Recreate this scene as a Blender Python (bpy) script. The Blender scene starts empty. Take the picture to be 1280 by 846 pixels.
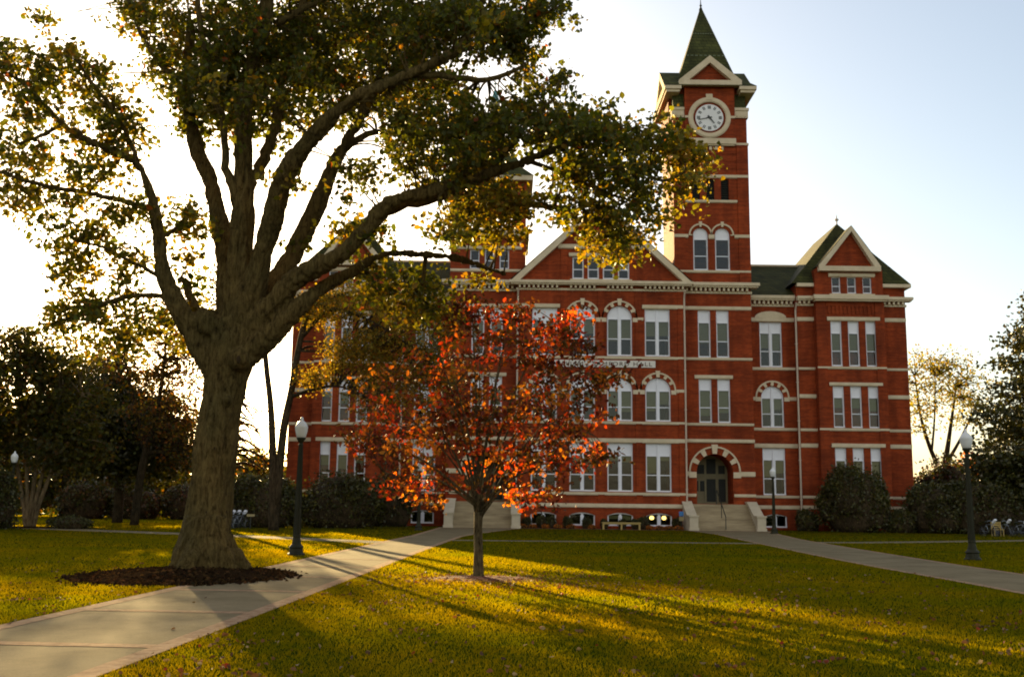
import bpy, bmesh, math, random
import numpy as np
from mathutils import Vector, Matrix, noise

random.seed(7)
rng = np.random.default_rng(7)
S = bpy.context.scene
COL = S.collection
R = math.radians
PI = math.pi

# ------------------------------------------------------------------ camera
FPX, HOR, ROLL, EYE = 1300.0, 632.0, R(0.7), 1.6
PITCH = math.atan((HOR - 423) / FPX)
fw = np.array([0, math.cos(PITCH), math.sin(PITCH)])
up0 = np.array([0, -math.sin(PITCH), math.cos(PITCH)])
rt0 = np.array([1.0, 0, 0])
rt = math.cos(ROLL) * rt0 + math.sin(ROLL) * up0
up = -math.sin(ROLL) * rt0 + math.cos(ROLL) * up0
cam_d = bpy.data.cameras.new('camera')
cam = bpy.data.objects.new('camera', cam_d)
COL.objects.link(cam)
cam_d.sensor_width = 36.0
cam_d.lens = FPX / 1280 * 36
cam_d.clip_start = 0.1
cam_d.clip_end = 3000
M = Matrix(((rt[0], up[0], -fw[0], 0), (rt[1], up[1], -fw[1], 0), (rt[2], up[2], -fw[2], EYE), (0, 0, 0, 1)))
cam.matrix_world = M
S.camera = cam


def ray(px, py):
    return fw + rt * (px - 640) / FPX + up * (423 - py) / FPX


def U(px, py, Y):
    """survey helper: where a sight line of the photograph meets the upright plane at distance Y"""
    r = ray(px, py)
    return np.array([0, 0, EYE]) + r * (Y / r[1])


def G(px, py):
    r = ray(px, py)
    return np.array([0, 0, EYE]) + r * (-EYE / r[2])


# ------------------------------------------------------------------ light and exposure
sun_dir = ray(186, 330)
sun_dir = sun_dir / np.linalg.norm(sun_dir)
SUN_EL = math.asin(sun_dir[2])
SUN_AZ = math.atan2(sun_dir[0], sun_dir[1])          # from +Y towards +X
HAZE_SKY = (0.74, 0.68, 0.60)          # thin bright evening haze over the whole sky
REAR_FILL = (1.65, 1.18, 0.62)  # unseen warm fill from behind the camera, added for the shaded facade
world = bpy.data.worlds.new('World')
S.world = world
world.use_nodes = True
nt = world.node_tree
for n in list(nt.nodes):
    nt.nodes.remove(n)
sky = nt.nodes.new('ShaderNodeTexSky')
sky.sky_type = 'NISHITA'
sky.sun_disc = False
sky.sun_elevation = SUN_EL
sky.sun_rotation = SUN_AZ
sky.air_density = 1.0
sky.dust_density = 1.6
sky.ozone_density = 1.0
bg = nt.nodes.new('ShaderNodeBackground')
bg.inputs['Strength'].default_value = 0.068
wo = nt.nodes.new('ShaderNodeOutputWorld')
# warm fill glow added to the sky behind the camera to brighten the facade
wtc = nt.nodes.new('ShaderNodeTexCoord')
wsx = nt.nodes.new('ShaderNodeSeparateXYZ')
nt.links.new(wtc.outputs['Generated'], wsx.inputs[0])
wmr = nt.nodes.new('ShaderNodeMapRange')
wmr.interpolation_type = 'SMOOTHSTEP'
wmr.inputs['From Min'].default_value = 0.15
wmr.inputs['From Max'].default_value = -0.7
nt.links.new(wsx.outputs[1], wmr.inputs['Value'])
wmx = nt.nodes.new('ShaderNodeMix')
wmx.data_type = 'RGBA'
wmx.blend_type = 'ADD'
wmx.inputs[7].default_value = (*REAR_FILL, 1)
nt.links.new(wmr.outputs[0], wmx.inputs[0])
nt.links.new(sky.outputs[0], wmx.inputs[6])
whz = nt.nodes.new('ShaderNodeMix')
whz.data_type = 'RGBA'
whz.blend_type = 'ADD'
whz.inputs[0].default_value = 1.0
whz.inputs[7].default_value = (*HAZE_SKY, 1)
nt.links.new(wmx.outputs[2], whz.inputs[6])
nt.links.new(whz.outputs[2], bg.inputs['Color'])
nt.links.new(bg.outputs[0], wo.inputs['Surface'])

sun_d = bpy.data.lights.new('sun', 'SUN')
sun_d.energy = 5.0
sun_d.angle = R(0.5)
sun_d.color = (1.0, 0.72, 0.32)
sun = bpy.data.objects.new('sun', sun_d)
COL.objects.link(sun)
sun.rotation_euler = Vector(sun_dir).to_track_quat('Z', 'Y').to_euler()
sun.location = (-60, 120, 60)

S.view_settings.view_transform = 'Standard'
S.view_settings.look = 'None'
S.view_settings.gamma = 1.0
S.view_settings.use_curve_mapping = False
S.view_settings.exposure = 1.55
S.render.engine = 'CYCLES'
S.cycles.use_denoising = True
try:
    S.cycles.denoiser = 'OPENIMAGEDENOISE'
except Exception:
    pass
S.cycles.max_bounces = 6
S.cycles.diffuse_bounces = 3
S.cycles.transparent_max_bounces = 8
S.cycles.transmission_bounces = 4
S.cycles.filter_width = 1.9
S.cycles.sample_clamp_indirect = 6.0


# ------------------------------------------------------------------ materials
def new_mat(name):
    m = bpy.data.materials.new(name)
    m.use_nodes = True
    t = m.node_tree
    for n in list(t.nodes):
        t.nodes.remove(n)
    out = t.nodes.new('ShaderNodeOutputMaterial')
    return m, t, out


def N(t, kind, **kw):
    n = t.nodes.new(kind)
    for k, v in kw.items():
        if k in n.inputs:
            n.inputs[k].default_value = v
        else:
            setattr(n, k, v)
    return n


def ramp(t, stops):
    r = t.nodes.new('ShaderNodeValToRGB')
    e = r.color_ramp.elements
    while len(e) < len(stops):
        e.new(0.5)
    for i, (p, c) in enumerate(stops):
        e[i].position = p
        e[i].color = (*c, 1) if len(c) == 3 else c
    return r


def mat(name, c1, c2=None, scale=3.0, rough=0.8, bump=0.0, bscale=None, metal=0.0, spec=0.3, stretch=None, detail=5):
    """two-tone noise material"""
    m, t, out = new_mat(name)
    b = N(t, 'ShaderNodeBsdfPrincipled', Roughness=rough, Metallic=metal)
    b.inputs['Specular IOR Level'].default_value = spec
    t.links.new(b.outputs[0], out.inputs['Surface'])
    tc = N(t, 'ShaderNodeTexCoord')
    src = tc.outputs['Object']
    if stretch:
        mp = N(t, 'ShaderNodeMapping')
        mp.inputs['Scale'].default_value = stretch
        t.links.new(src, mp.inputs['Vector'])
        src = mp.outputs[0]
    if c2 is None:
        c2 = tuple(x * 0.7 for x in c1)
    nz = N(t, 'ShaderNodeTexNoise', Scale=scale, Detail=detail, Roughness=0.62)
    t.links.new(src, nz.inputs['Vector'])
    rp = ramp(t, [(0.3, c1), (0.72, c2)])
    t.links.new(nz.outputs['Fac'], rp.inputs[0])
    t.links.new(rp.outputs[0], b.inputs['Base Color'])
    if bump:
        n2 = N(t, 'ShaderNodeTexNoise', Scale=bscale or scale * 6, Detail=6, Roughness=0.65)
        t.links.new(src, n2.inputs['Vector'])
        bp = N(t, 'ShaderNodeBump', Strength=bump, Distance=0.03)
        t.links.new(n2.outputs['Fac'], bp.inputs['Height'])
        t.links.new(bp.outputs[0], b.inputs['Normal'])
    return m


def brick_mat(name, c1, c2, mortar, bw=0.24, bh=0.083, mort=0.006):
    m, t, out = new_mat(name)
    b = N(t, 'ShaderNodeBsdfPrincipled', Roughness=0.82)
    b.inputs['Specular IOR Level'].default_value = 0.2
    t.links.new(b.outputs[0], out.inputs['Surface'])
    tc = N(t, 'ShaderNodeTexCoord')
    sx = N(t, 'ShaderNodeSeparateXYZ')
    t.links.new(tc.outputs['Object'], sx.inputs[0])
    ad = N(t, 'ShaderNodeMath', operation='ADD')
    t.links.new(sx.outputs[0], ad.inputs[0])
    t.links.new(sx.outputs[1], ad.inputs[1])
    cx = N(t, 'ShaderNodeCombineXYZ')
    t.links.new(ad.outputs[0], cx.inputs[0])
    t.links.new(sx.outputs[2], cx.inputs[1])
    bt = N(t, 'ShaderNodeTexBrick', Scale=1.0)
    bt.inputs['Color1'].default_value = (*c1, 1)
    bt.inputs['Color2'].default_value = (*c2, 1)
    bt.inputs['Mortar'].default_value = (*mortar, 1)
    bt.inputs['Mortar Size'].default_value = mort
    bt.inputs['Brick Width'].default_value = bw
    bt.inputs['Row Height'].default_value = bh
    t.links.new(cx.outputs[0], bt.inputs['Vector'])
    # course-wise and blotchy weathering
    n1 = N(t, 'ShaderNodeTexNoise', Scale=0.55, Detail=6, Roughness=0.6)
    t.links.new(tc.outputs['Object'], n1.inputs['Vector'])
    mp = N(t, 'ShaderNodeMapping')
    mp.inputs['Scale'].default_value = (0.25, 0.25, 3.0)
    t.links.new(tc.outputs['Object'], mp.inputs['Vector'])
    n2 = N(t, 'ShaderNodeTexNoise', Scale=2.0, Detail=4)
    t.links.new(mp.outputs[0], n2.inputs['Vector'])
    mp3 = N(t, 'ShaderNodeMapping')
    mp3.inputs['Scale'].default_value = (1.6, 1.6, 0.12)
    t.links.new(tc.outputs['Object'], mp3.inputs['Vector'])
    n3 = N(t, 'ShaderNodeTexNoise', Scale=1.0, Detail=5)
    t.links.new(mp3.outputs[0], n3.inputs['Vector'])
    r1 = ramp(t, [(0.3, (0.66, 0.62, 0.6)), (0.7, (1.2, 1.15, 1.1))])
    r2 = ramp(t, [(0.35, (0.78, 0.76, 0.75)), (0.65, (1.12, 1.12, 1.12))])
    r3 = ramp(t, [(0.35, (0.8, 0.8, 0.8)), (0.6, (1.08, 1.08, 1.08))])
    t.links.new(n1.outputs['Fac'], r1.inputs[0])
    t.links.new(n2.outputs['Fac'], r2.inputs[0])
    t.links.new(n3.outputs['Fac'], r3.inputs[0])
    prev = bt.outputs['Color']
    for r_ in (r1, r2, r3):
        mx = N(t, 'ShaderNodeMix', data_type='RGBA', blend_type='MULTIPLY')
        mx.inputs[0].default_value = 1.0
        t.links.new(prev, mx.inputs[6])
        t.links.new(r_.outputs[0], mx.inputs[7])
        prev = mx.outputs[2]
    t.links.new(prev, b.inputs['Base Color'])
    bp = N(t, 'ShaderNodeBump', Strength=0.5, Distance=0.01)
    t.links.new(bt.outputs['Fac'], bp.inputs['Height'])
    bp.invert = True
    t.links.new(bp.outputs[0], b.inputs['Normal'])
    return m


def leaf_mat(name, trans=0.5, tint=(1.5, 1.25, 0.5), rough=0.5, spec=0.25):
    """leaf colour comes from the mesh (every leaf has its own); sun shines through the blade"""
    m, t, out = new_mat(name)
    at = N(t, 'ShaderNodeAttribute', attribute_name='leaf_colour')
    d = N(t, 'ShaderNodeBsdfPrincipled', Roughness=rough)
    d.inputs['Specular IOR Level'].default_value = spec
    t.links.new(at.outputs['Color'], d.inputs['Base Color'])
    tr = N(t, 'ShaderNodeBsdfTranslucent')
    mu = N(t, 'ShaderNodeMix', data_type='RGBA', blend_type='MULTIPLY')
    mu.inputs[0].default_value = 1.0
    mu.inputs[7].default_value = (*tint, 1)
    t.links.new(at.outputs['Color'], mu.inputs[6])
    t.links.new(mu.outputs[2], tr.inputs['Color'])
    mx = N(t, 'ShaderNodeMixShader')
    mx.inputs[0].default_value = trans
    t.links.new(d.outputs[0], mx.inputs[1])
    t.links.new(tr.outputs[0], mx.inputs[2])
    t.links.new(mx.outputs[0], out.inputs['Surface'])
    return m


def glass_mat():
    m, t, out = new_mat('window_glass')
    fr = N(t, 'ShaderNodeFresnel', IOR=1.52)
    tr = N(t, 'ShaderNodeBsdfTransparent')
    tr.inputs[0].default_value = (0.68, 0.74, 0.64, 1)
    gl = N(t, 'ShaderNodeBsdfGlossy', Roughness=0.03)
    tc = N(t, 'ShaderNodeTexCoord')
    nz = N(t, 'ShaderNodeTexNoise', Scale=1.3, Detail=2)
    t.links.new(tc.outputs['Object'], nz.inputs['Vector'])
    bp = N(t, 'ShaderNodeBump', Strength=0.06, Distance=0.1)
    t.links.new(nz.outputs['Fac'], bp.inputs['Height'])
    t.links.new(bp.outputs[0], gl.inputs['Normal'])
    mx = N(t, 'ShaderNodeMixShader')
    t.links.new(fr.outputs[0], mx.inputs[0])
    t.links.new(tr.outputs[0], mx.inputs[1])
    t.links.new(gl.outputs[0], mx.inputs[2])
    t.links.new(mx.outputs[0], out.inputs['Surface'])
    return m


def emit_mat(name, c, s):
    m, t, out = new_mat(name)
    e = N(t, 'ShaderNodeEmission', Strength=s)
    e.inputs[0].default_value = (*c, 1)
    t.links.new(e.outputs[0], out.inputs['Surface'])
    return m


BRICK = brick_mat('red_brick', (0.335, 0.054, 0.0105), (0.24, 0.036, 0.008), (0.22, 0.062, 0.022))
STONE = mat('limestone', (0.72, 0.60, 0.42), (0.57, 0.46, 0.30), 1.6, 0.85, 0.15)
WHITE = mat('white_paint', (0.86, 0.86, 0.90), (0.80, 0.80, 0.84), 2.0, 0.55)
STEPSTONE = mat('step_stone', (0.50, 0.40, 0.25), (0.26, 0.20, 0.12), 1.1, 0.9, 0.2, stretch=(0.5, 1, 3))
CHEEK = mat('pale_stone', (0.60, 0.52, 0.38), (0.48, 0.41, 0.29), 1.4, 0.85, 0.1)
ROOFM = brick_mat('green_slate', (0.064, 0.068, 0.016), (0.044, 0.050, 0.012), (0.020, 0.022, 0.008), 0.5, 0.26, 0.02)
SPIREM = brick_mat('green_spire_slate', (0.072, 0.080, 0.022), (0.052, 0.060, 0.017), (0.022, 0.025, 0.009), 0.5, 0.30, 0.02)
TEAL = mat('verdigris_copper', (0.12, 0.30, 0.28), (0.09, 0.22, 0.20), 3, 0.5)
GLASS = glass_mat()
BLIND = mat('beige_blind', (0.30, 0.26, 0.14), (0.23, 0.20, 0.10), 2.5, 0.9, stretch=(0.4, 1, 8))
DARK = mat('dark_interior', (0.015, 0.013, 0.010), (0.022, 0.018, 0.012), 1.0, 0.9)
LOUVER = mat('dark_louver', (0.02, 0.022, 0.018), (0.03, 0.032, 0.026), 3, 0.7)
CREAM = mat('cream_paint', (0.24, 0.205, 0.11), (0.20, 0.17, 0.09), 2, 0.6)
BLACK = mat('black_iron', (0.012, 0.014, 0.010), (0.02, 0.022, 0.016), 6, 0.45, spec=0.5)
POSTGREEN = mat('dark_green_iron', (0.030, 0.028, 0.010), (0.018, 0.018, 0.008), 5, 0.6, spec=0.25)
GLOBE = mat('milk_glass', (0.80, 0.80, 0.78), (0.74, 0.74, 0.72), 4, 0.35)
PIPE = mat('pale_downpipe', (0.62, 0.50, 0.38), (0.52, 0.42, 0.32), 2, 0.6)
WOOD = mat('bench_wood', (0.46, 0.34, 0.12), (0.36, 0.25, 0.08), 4, 0.75, stretch=(1, 6, 6))
LIT = emit_mat('lit_lamp', (1.0, 0.62, 0.18), 1.6)
LITSTRIP = emit_mat('lit_ceiling', (1.0, 0.72, 0.30), 0.9)
CLOCKFACE = mat('clock_face_white', (0.82, 0.81, 0.80), (0.76, 0.75, 0.74), 2, 0.5)
BLUE = mat('blue_sign', (0.05, 0.17, 0.42), (0.06, 0.20, 0.46), 4, 0.5)
TANSIGN = mat('tan_sign', (0.40, 0.32, 0.16), (0.34, 0.27, 0.13), 4, 0.7)
MULCH = mat('bark_mulch', (0.022, 0.013, 0.007), (0.04, 0.024, 0.011), 9, 0.95, 0.9, 22, spec=0.0)
SOILBRICK = mat('brick_apron', (0.16, 0.065, 0.030), (0.11, 0.05, 0.025), 3, 0.9, 0.3)
SILVER = mat('bicycle_metal', (0.30, 0.32, 0.35), (0.22, 0.24, 0.27), 5, 0.3, metal=0.6)
TYRE = mat('black_rubber', (0.015, 0.015, 0.015), (0.02, 0.02, 0.02), 5, 0.7)


# ------------------------------------------------------------------ mesh builder
class MB:
    def __init__(s):
        s.v, s.f, s.m = [], [], []

    def face(s, pts, m=0):
        i = len(s.v)
        s.v.extend([tuple(p) for p in pts])
        s.f.append(tuple(range(i, i + len(pts))))
        s.m.append(m)

    def box(s, x0, x1, y0, y1, z0, z1, m=0):
        i = len(s.v)
        s.v.extend([(x0, y0, z0), (x1, y0, z0), (x1, y1, z0), (x0, y1, z0), (x0, y0, z1), (x1, y0, z1), (x1, y1, z1), (x0, y1, z1)])
        for q in ((0, 3, 2, 1), (4, 5, 6, 7), (0, 1, 5, 4), (1, 2, 6, 5), (2, 3, 7, 6), (3, 0, 4, 7)):
            s.f.append(tuple(i + k for k in q))
            s.m.append(m)

    def prism_y(s, poly, y0, y1, m=0):
        """poly: (x,z) counter-clockwise seen from -Y; extruded along Y"""
        n = len(poly)
        i = len(s.v)
        s.v.extend([(x, y0, z) for x, z in poly] + [(x, y1, z) for x, z in poly])
        s.f.append(tuple(range(i, i + n)))
        s.f.append(tuple(range(i + 2 * n - 1, i + n - 1, -1)))
        s.m += [m, m]
        for k in range(n):
            k2 = (k + 1) % n
            s.f.append((i + k2, i + k, i + n + k, i + n + k2))
            s.m.append(m)

    def prism_x(s, poly, x0, x1, m=0):
        n = len(poly)
        i = len(s.v)
        s.v.extend([(x0, y, z) for y, z in poly] + [(x1, y, z) for y, z in poly])
        s.f.append(tuple(range(i + n - 1, i - 1, -1)))
        s.f.append(tuple(range(i + n, i + 2 * n)))
        s.m += [m, m]
        for k in range(n):
            k2 = (k + 1) % n
            s.f.append((i + k, i + k2, i + n + k2, i + n + k))
            s.m.append(m)

    def tube(s, pts, rad, sides=8, m=0, cap=True):
        pts = [Vector(p) for p in pts]
        n = len(pts)
        if not hasattr(rad, '__len__'):
            rad = [rad] * n
        i0 = len(s.v)
        ref = Vector((0.31, 0.22, 0.92)).normalized()
        for k in range(n):
            d = (pts[min(k + 1, n - 1)] - pts[max(k - 1, 0)])
            d = d.normalized() if d.length > 1e-9 else Vector((0, 0, 1))
            a = ref - d * ref.dot(d)
            if a.length < 0.05:
                a = Vector((1, 0, 0)) - d * d.x
            a.normalize()
            b = d.cross(a)
            ref = a
            for j in range(sides):
                w = 2 * PI * j / sides
                s.v.append(tuple(pts[k] + (a * math.cos(w) + b * math.sin(w)) * rad[k]))
        for k in range(n - 1):
            for j in range(sides):
                j2 = (j + 1) % sides
                s.f.append((i0 + k * sides + j, i0 + k * sides + j2, i0 + (k + 1) * sides + j2, i0 + (k + 1) * sides + j))
                s.m.append(m)
        if cap:
            s.f.append(tuple(i0 + j for j in range(sides - 1, -1, -1)))
            s.f.append(tuple(i0 + (n - 1) * sides + j for j in range(sides)))
            s.m += [m, m]

    def lathe(s, prof, c=(0, 0, 0), sides=16, m=0):
        """prof: (r,z)"""
        s.tube([(c[0], c[1], c[2] + z) for r, z in prof], [max(r, 1e-3) for r, z in prof], sides, m)

    def build(s, name, mats, parent=None, smooth=False):
        me = bpy.data.meshes.new(name)
        me.from_pydata(s.v, [], s.f)
        if not isinstance(mats, (list, tuple)):
            mats = [mats]
        for mm in mats:
            me.materials.append(mm)
        if len(mats) > 1:
            me.polygons.foreach_set('material_index', s.m)
        if smooth:
            me.polygons.foreach_set('use_smooth', [True] * len(s.f))
        me.update()
        o = bpy.data.objects.new(name, me)
        COL.objects.link(o)
        if parent:
            o.parent = parent
            o.matrix_parent_inverse = Matrix.Identity(4)
            if parent.type == 'EMPTY':
                o.matrix_parent_inverse = Matrix.Translation(-parent.location)
        return o


def tag(o, label, cat, group=None):
    o['label'] = label
    o['category'] = cat
    if group:
        o['group'] = group
    return o


def empty(name, loc, label, cat, group=None):
    o = bpy.data.objects.new(name, None)
    COL.objects.link(o)
    o.location = loc
    o.empty_display_size = 0.3
    return tag(o, label, cat, group)


def kind(o, k):
    o['kind'] = k
    return o


def copy_tree(o, parent=None):
    c = o.copy()
    COL.objects.link(c)
    if parent:
        c.parent = parent
        c.matrix_parent_inverse = o.matrix_parent_inverse.copy()
    for ch in list(o.children):
        copy_tree(ch, c)
    return c


# ------------------------------------------------------------------ ground, paths
def path_mat():
    m, t, out = new_mat('concrete_path')
    b = N(t, 'ShaderNodeBsdfPrincipled', Roughness=0.95)
    b.inputs['Specular IOR Level'].default_value = 0.04
    t.links.new(b.outputs[0], out.inputs['Surface'])
    tc = N(t, 'ShaderNodeTexCoord')
    n1 = N(t, 'ShaderNodeTexNoise', Scale=0.8, Detail=8, Roughness=0.7)
    n2 = N(t, 'ShaderNodeTexNoise', Scale=60, Detail=3)
    for n_ in (n1, n2):
        t.links.new(tc.outputs['Object'], n_.inputs['Vector'])
    r1 = ramp(t, [(0.28, (0.145, 0.113, 0.062)), (0.5, (0.22, 0.175, 0.10)), (0.72, (0.27, 0.217, 0.13))])
    r2 = ramp(t, [(0.3, (0.8, 0.8, 0.8)), (0.7, (1.1, 1.1, 1.1))])
    t.links.new(n1.outputs['Fac'], r1.inputs[0])
    t.links.new(n2.outputs['Fac'], r2.inputs[0])
    mx = N(t, 'ShaderNodeMix', data_type='RGBA', blend_type='MULTIPLY')
    mx.inputs[0].default_value = 1
    t.links.new(r1.outputs[0], mx.inputs[6])
    t.links.new(r2.outputs[0], mx.inputs[7])
    t.links.new(mx.outputs[2], b.inputs['Base Color'])
    bp = N(t, 'ShaderNodeBump', Strength=0.35, Distance=0.006)
    t.links.new(n2.outputs['Fac'], bp.inputs['Height'])
    t.links.new(bp.outputs[0], b.inputs['Normal'])
    return m


PATHM = path_mat()
EDGEM = mat('path_edge_brick', (0.46, 0.31, 0.19), (0.24, 0.135, 0.075), 7, 0.95, 1.0, 9, spec=0.05)
LAWNM = mat('lawn_soil_and_thatch', (0.036, 0.050, 0.004), (0.026, 0.040, 0.003), 1.3, 0.95, 0.6, 40, detail=9, spec=0.0)

gm = MB()
xs = np.concatenate([np.linspace(-700, -60, 6), np.linspace(-48, 60, 28), np.linspace(80, 700, 6)])
ys = np.concatenate([np.linspace(-300, -30, 4), np.linspace(-15, 110, 40), np.linspace(150, 1500, 6)])
for i in range(len(xs) - 1):
    for j in range(len(ys) - 1):
        gm.face([(xs[i], ys[j], 0), (xs[i + 1], ys[j], 0), (xs[i + 1], ys[j + 1], 0), (xs[i], ys[j + 1], 0)])
kind(gm.build('lawn_ground', LAWNM), 'structure')


def strip_pts(cl, w):
    """left and right edge polylines of a path from a centre line"""
    L, Rr = [], []
    n = len(cl)
    for k in range(n):
        d = Vector(cl[min(k + 1, n - 1)]) - Vector(cl[max(k - 1, 0)])
        d.normalize()
        p = Vector((-d.y, d.x))
        ww = w[k] if hasattr(w, '__len__') else w
        L.append(Vector(cl[k]) + p * ww / 2)
        Rr.append(Vector(cl[k]) - p * ww / 2)
    return L, Rr


def catmull(P, n=6):
    P = [np.array(p, float) for p in P]
    Q = [2 * P[0] - P[1]] + P + [2 * P[-1] - P[-2]]
    out = []
    for i in range(1, len(Q) - 2):
        for k in range(n):
            u = k / n
            a, b, c, d = Q[i - 1], Q[i], Q[i + 1], Q[i + 2]
            out.append(0.5 * ((2 * b) + (c - a) * u + (2 * a - 5 * b + 4 * c - d) * u * u + (3 * b - 3 * c + d - a) * u ** 3))
    out.append(P[-1])
    return out


PATH_POLYS = []


def make_path(name, cl, w, edge=0.26, z=0.008, bands=None):
    cl = [tuple(p) for p in catmull(cl, 6)]
    if hasattr(w, '__len__'):
        w = np.interp(np.linspace(0, 1, len(cl)), np.linspace(0, 1, len(w)), w)
    L, Rr = strip_pts(cl, w)
    b = MB()
    for k in range(len(cl) - 1):
        b.face([(*Rr[k], z), (*Rr[k + 1], z), (*L[k + 1], z), (*L[k], z)])
    kind(b.build(name, PATHM), 'structure')
    PATH_POLYS.append([tuple(p) for p in L] + [tuple(p) for p in reversed(Rr)])
    if edge:
        e = MB()
        w2 = (np.array(w) - 2 * edge) if hasattr(w, '__len__') else w - 2 * edge
        L2, R2 = strip_pts(cl, w2)
        for A, B_ in ((L2, L), (Rr, R2)):
            for k in range(len(cl) - 1):
                e.face([(*A[k], z + 0.005), (*A[k + 1], z + 0.005), (*B_[k + 1], z + 0.005), (*B_[k], z + 0.005)])
        if bands:
            for yb in bands:
                xl = np.interp(yb, [p.y for p in L2], [p.x for p in L2])
                xr = np.interp(yb, [p.y for p in R2], [p.x for p in R2])
                e.face([(xl, yb, z + 0.005), (xr, yb - 0.15, z + 0.005), (xr, yb + 0.12, z + 0.005), (xl, yb + 0.27, z + 0.005)])
        kind(e.build(name.replace('path', 'path_edging'), EDGEM), 'structure')


make_path('path', [(-5.55, 2), (-5.25, 9), (-5.05, 15), (-4.75, 25), (-4.3, 40), (-3.75, 55), (-3.0, 66), (-2.1, 76.3)],
          [2.9, 2.9, 2.9, 2.85, 2.75, 2.8, 4.2, 6.0], bands=[8.2, 12.0, 15.7, 19.5, 23.3, 27.1, 30.9])
make_path('right_path', [(11.3, 6), (11.4, 16), (11.75, 24), (12.0, 32), (12.9, 45), (13.9, 57), (14.9, 66), (15.6, 75.9)],
          [3.0, 3.0, 3.0, 3.1, 3.3, 3.6, 4.2, 6.0], edge=0.2, z=0.009)
make_path('cross_path', [(-4.0, 48.8), (0, 49.0), (4, 49.2), (8, 49.3), (13.0, 49.5)], 1.7, edge=0, z=0.005)
make_path('far_right_path', [(13.2, 51.5), (18, 53.0), (26, 58), (36, 64), (52, 70)], 1.9, edge=0, z=0.005)
make_path('left_cross_path', [(-3.7, 43.5), (-8, 47), (-13, 51), (-18, 54.5), (-24, 58.5), (-34, 66)], [2.0, 2.2, 2.4, 2.4, 2.4, 2.4], edge=0, z=0.006)
ap = MB()
ap.box(-5, 19.2, 75.4, 79.5, -0.05, 0.012)
kind(ap.build('brick_pavement', SOILBRICK), 'structure')

# ------------------------------------------------------------------ the hall
AX = 6.85
YC, YT, YR, YP, YB = 79.0, 79.6, 81.0, 80.2, 79.6
hall = empty('brick_hall', (AX, 79, 0), 'large red brick hall with white windows, green roofs and a tall clock tower', 'building')
hall_part = lambda b, n, m, p=None, smooth=False: b.build(n, m, p or hall, smooth)


def mx(x):
    return 2 * AX - x


def arc_z(hx0, hx1, spring, top, x):
    """height of a segmental or round arch over x"""
    w = (hx1 - hx0) / 2
    c = (hx0 + hx1) / 2
    h = top - spring
    if h >= w - 1e-6:
        u = max(0.0, 1 - ((x - c) / w) ** 2)
        return spring + h * math.sqrt(u)
    Rr = (w * w + h * h) / (2 * h)
    return top - Rr + math.sqrt(max(0, Rr * Rr - (x - c) ** 2))


def wall_front(b, x0, x1, z0, z1, Y, holes, depth=0.28, m=0):
    """holes: (x0,x1,z0,z1,rise,depth)"""
    xb = sorted(set([x0, x1] + [h[0] for h in holes] + [h[1] for h in holes]))
    zb = sorted(set([z0, z1] + [h[2] for h in holes] + [h[3] for h in holes]))
    for i in range(len(xb) - 1):
        for j in range(len(zb) - 1):
            cx, cz = (xb[i] + xb[i + 1]) / 2, (zb[j] + zb[j + 1]) / 2
            if any(h[0] < cx < h[1] and h[2] < cz < h[3] for h in holes):
                continue
            b.face([(xb[i], Y, zb[j]), (xb[i + 1], Y, zb[j]), (xb[i + 1], Y, zb[j + 1]), (xb[i], Y, zb[j + 1])], m)
    for h in holes:
        hx0, hx1, hz0, hz1, rise = h[:5]
        d = h[5] if len(h) > 5 else depth
        sp = hz1 - rise
        Y2 = Y + d
        b.face([(hx0, Y, hz0), (hx0, Y2, hz0), (hx1, Y2, hz0), (hx1, Y, hz0)], m)
        b.face([(hx0, Y, hz0), (hx0, Y, sp), (hx0, Y2, sp), (hx0, Y2, hz0)], m)
        b.face([(hx1, Y, sp), (hx1, Y, hz0), (hx1, Y2, hz0), (hx1, Y2, sp)], m)
        if rise <= 0:
            b.face([(hx0, Y, hz1), (hx1, Y, hz1), (hx1, Y2, hz1), (hx0, Y2, hz1)], m)
        else:
            n = 16
            X = [hx0 + (hx1 - hx0) * k / n for k in range(n + 1)]
            if rise >= (hx1 - hx0) / 2 - 0.02:
                X = [(hx0 + hx1) / 2 - (hx1 - hx0) / 2 * math.cos(PI * k / n) for k in range(n + 1)]
            Z = [arc_z(hx0, hx1, sp, hz1, x) for x in X]
            for k in range(n):
                b.face([(X[k], Y, Z[k]), (X[k + 1], Y, Z[k + 1]), (X[k + 1], Y, hz1 + 0.0), (X[k], Y, hz1 + 0.0)], m)
                b.face([(X[k], Y, Z[k]), (X[k], Y2, Z[k]), (X[k + 1], Y2, Z[k + 1]), (X[k + 1], Y, Z[k + 1])], m)


def sides(b, x0, x1, Y, Yb, z0, z1, back=True, top=True, m=0):
    b.face([(x0, Yb, z0), (x0, Y, z0), (x0, Y, z1), (x0, Yb, z1)], m)
    b.face([(x1, Y, z0), (x1, Yb, z0), (x1, Yb, z1), (x1, Y, z1)], m)
    if back:
        b.face([(x1, Yb, z0), (x0, Yb, z0), (x0, Yb, z1), (x1, Yb, z1)], m)
    if top:
        b.face([(x0, Y, z1), (x1, Y, z1), (x1, Yb, z1), (x0, Yb, z1)], m)


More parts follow.
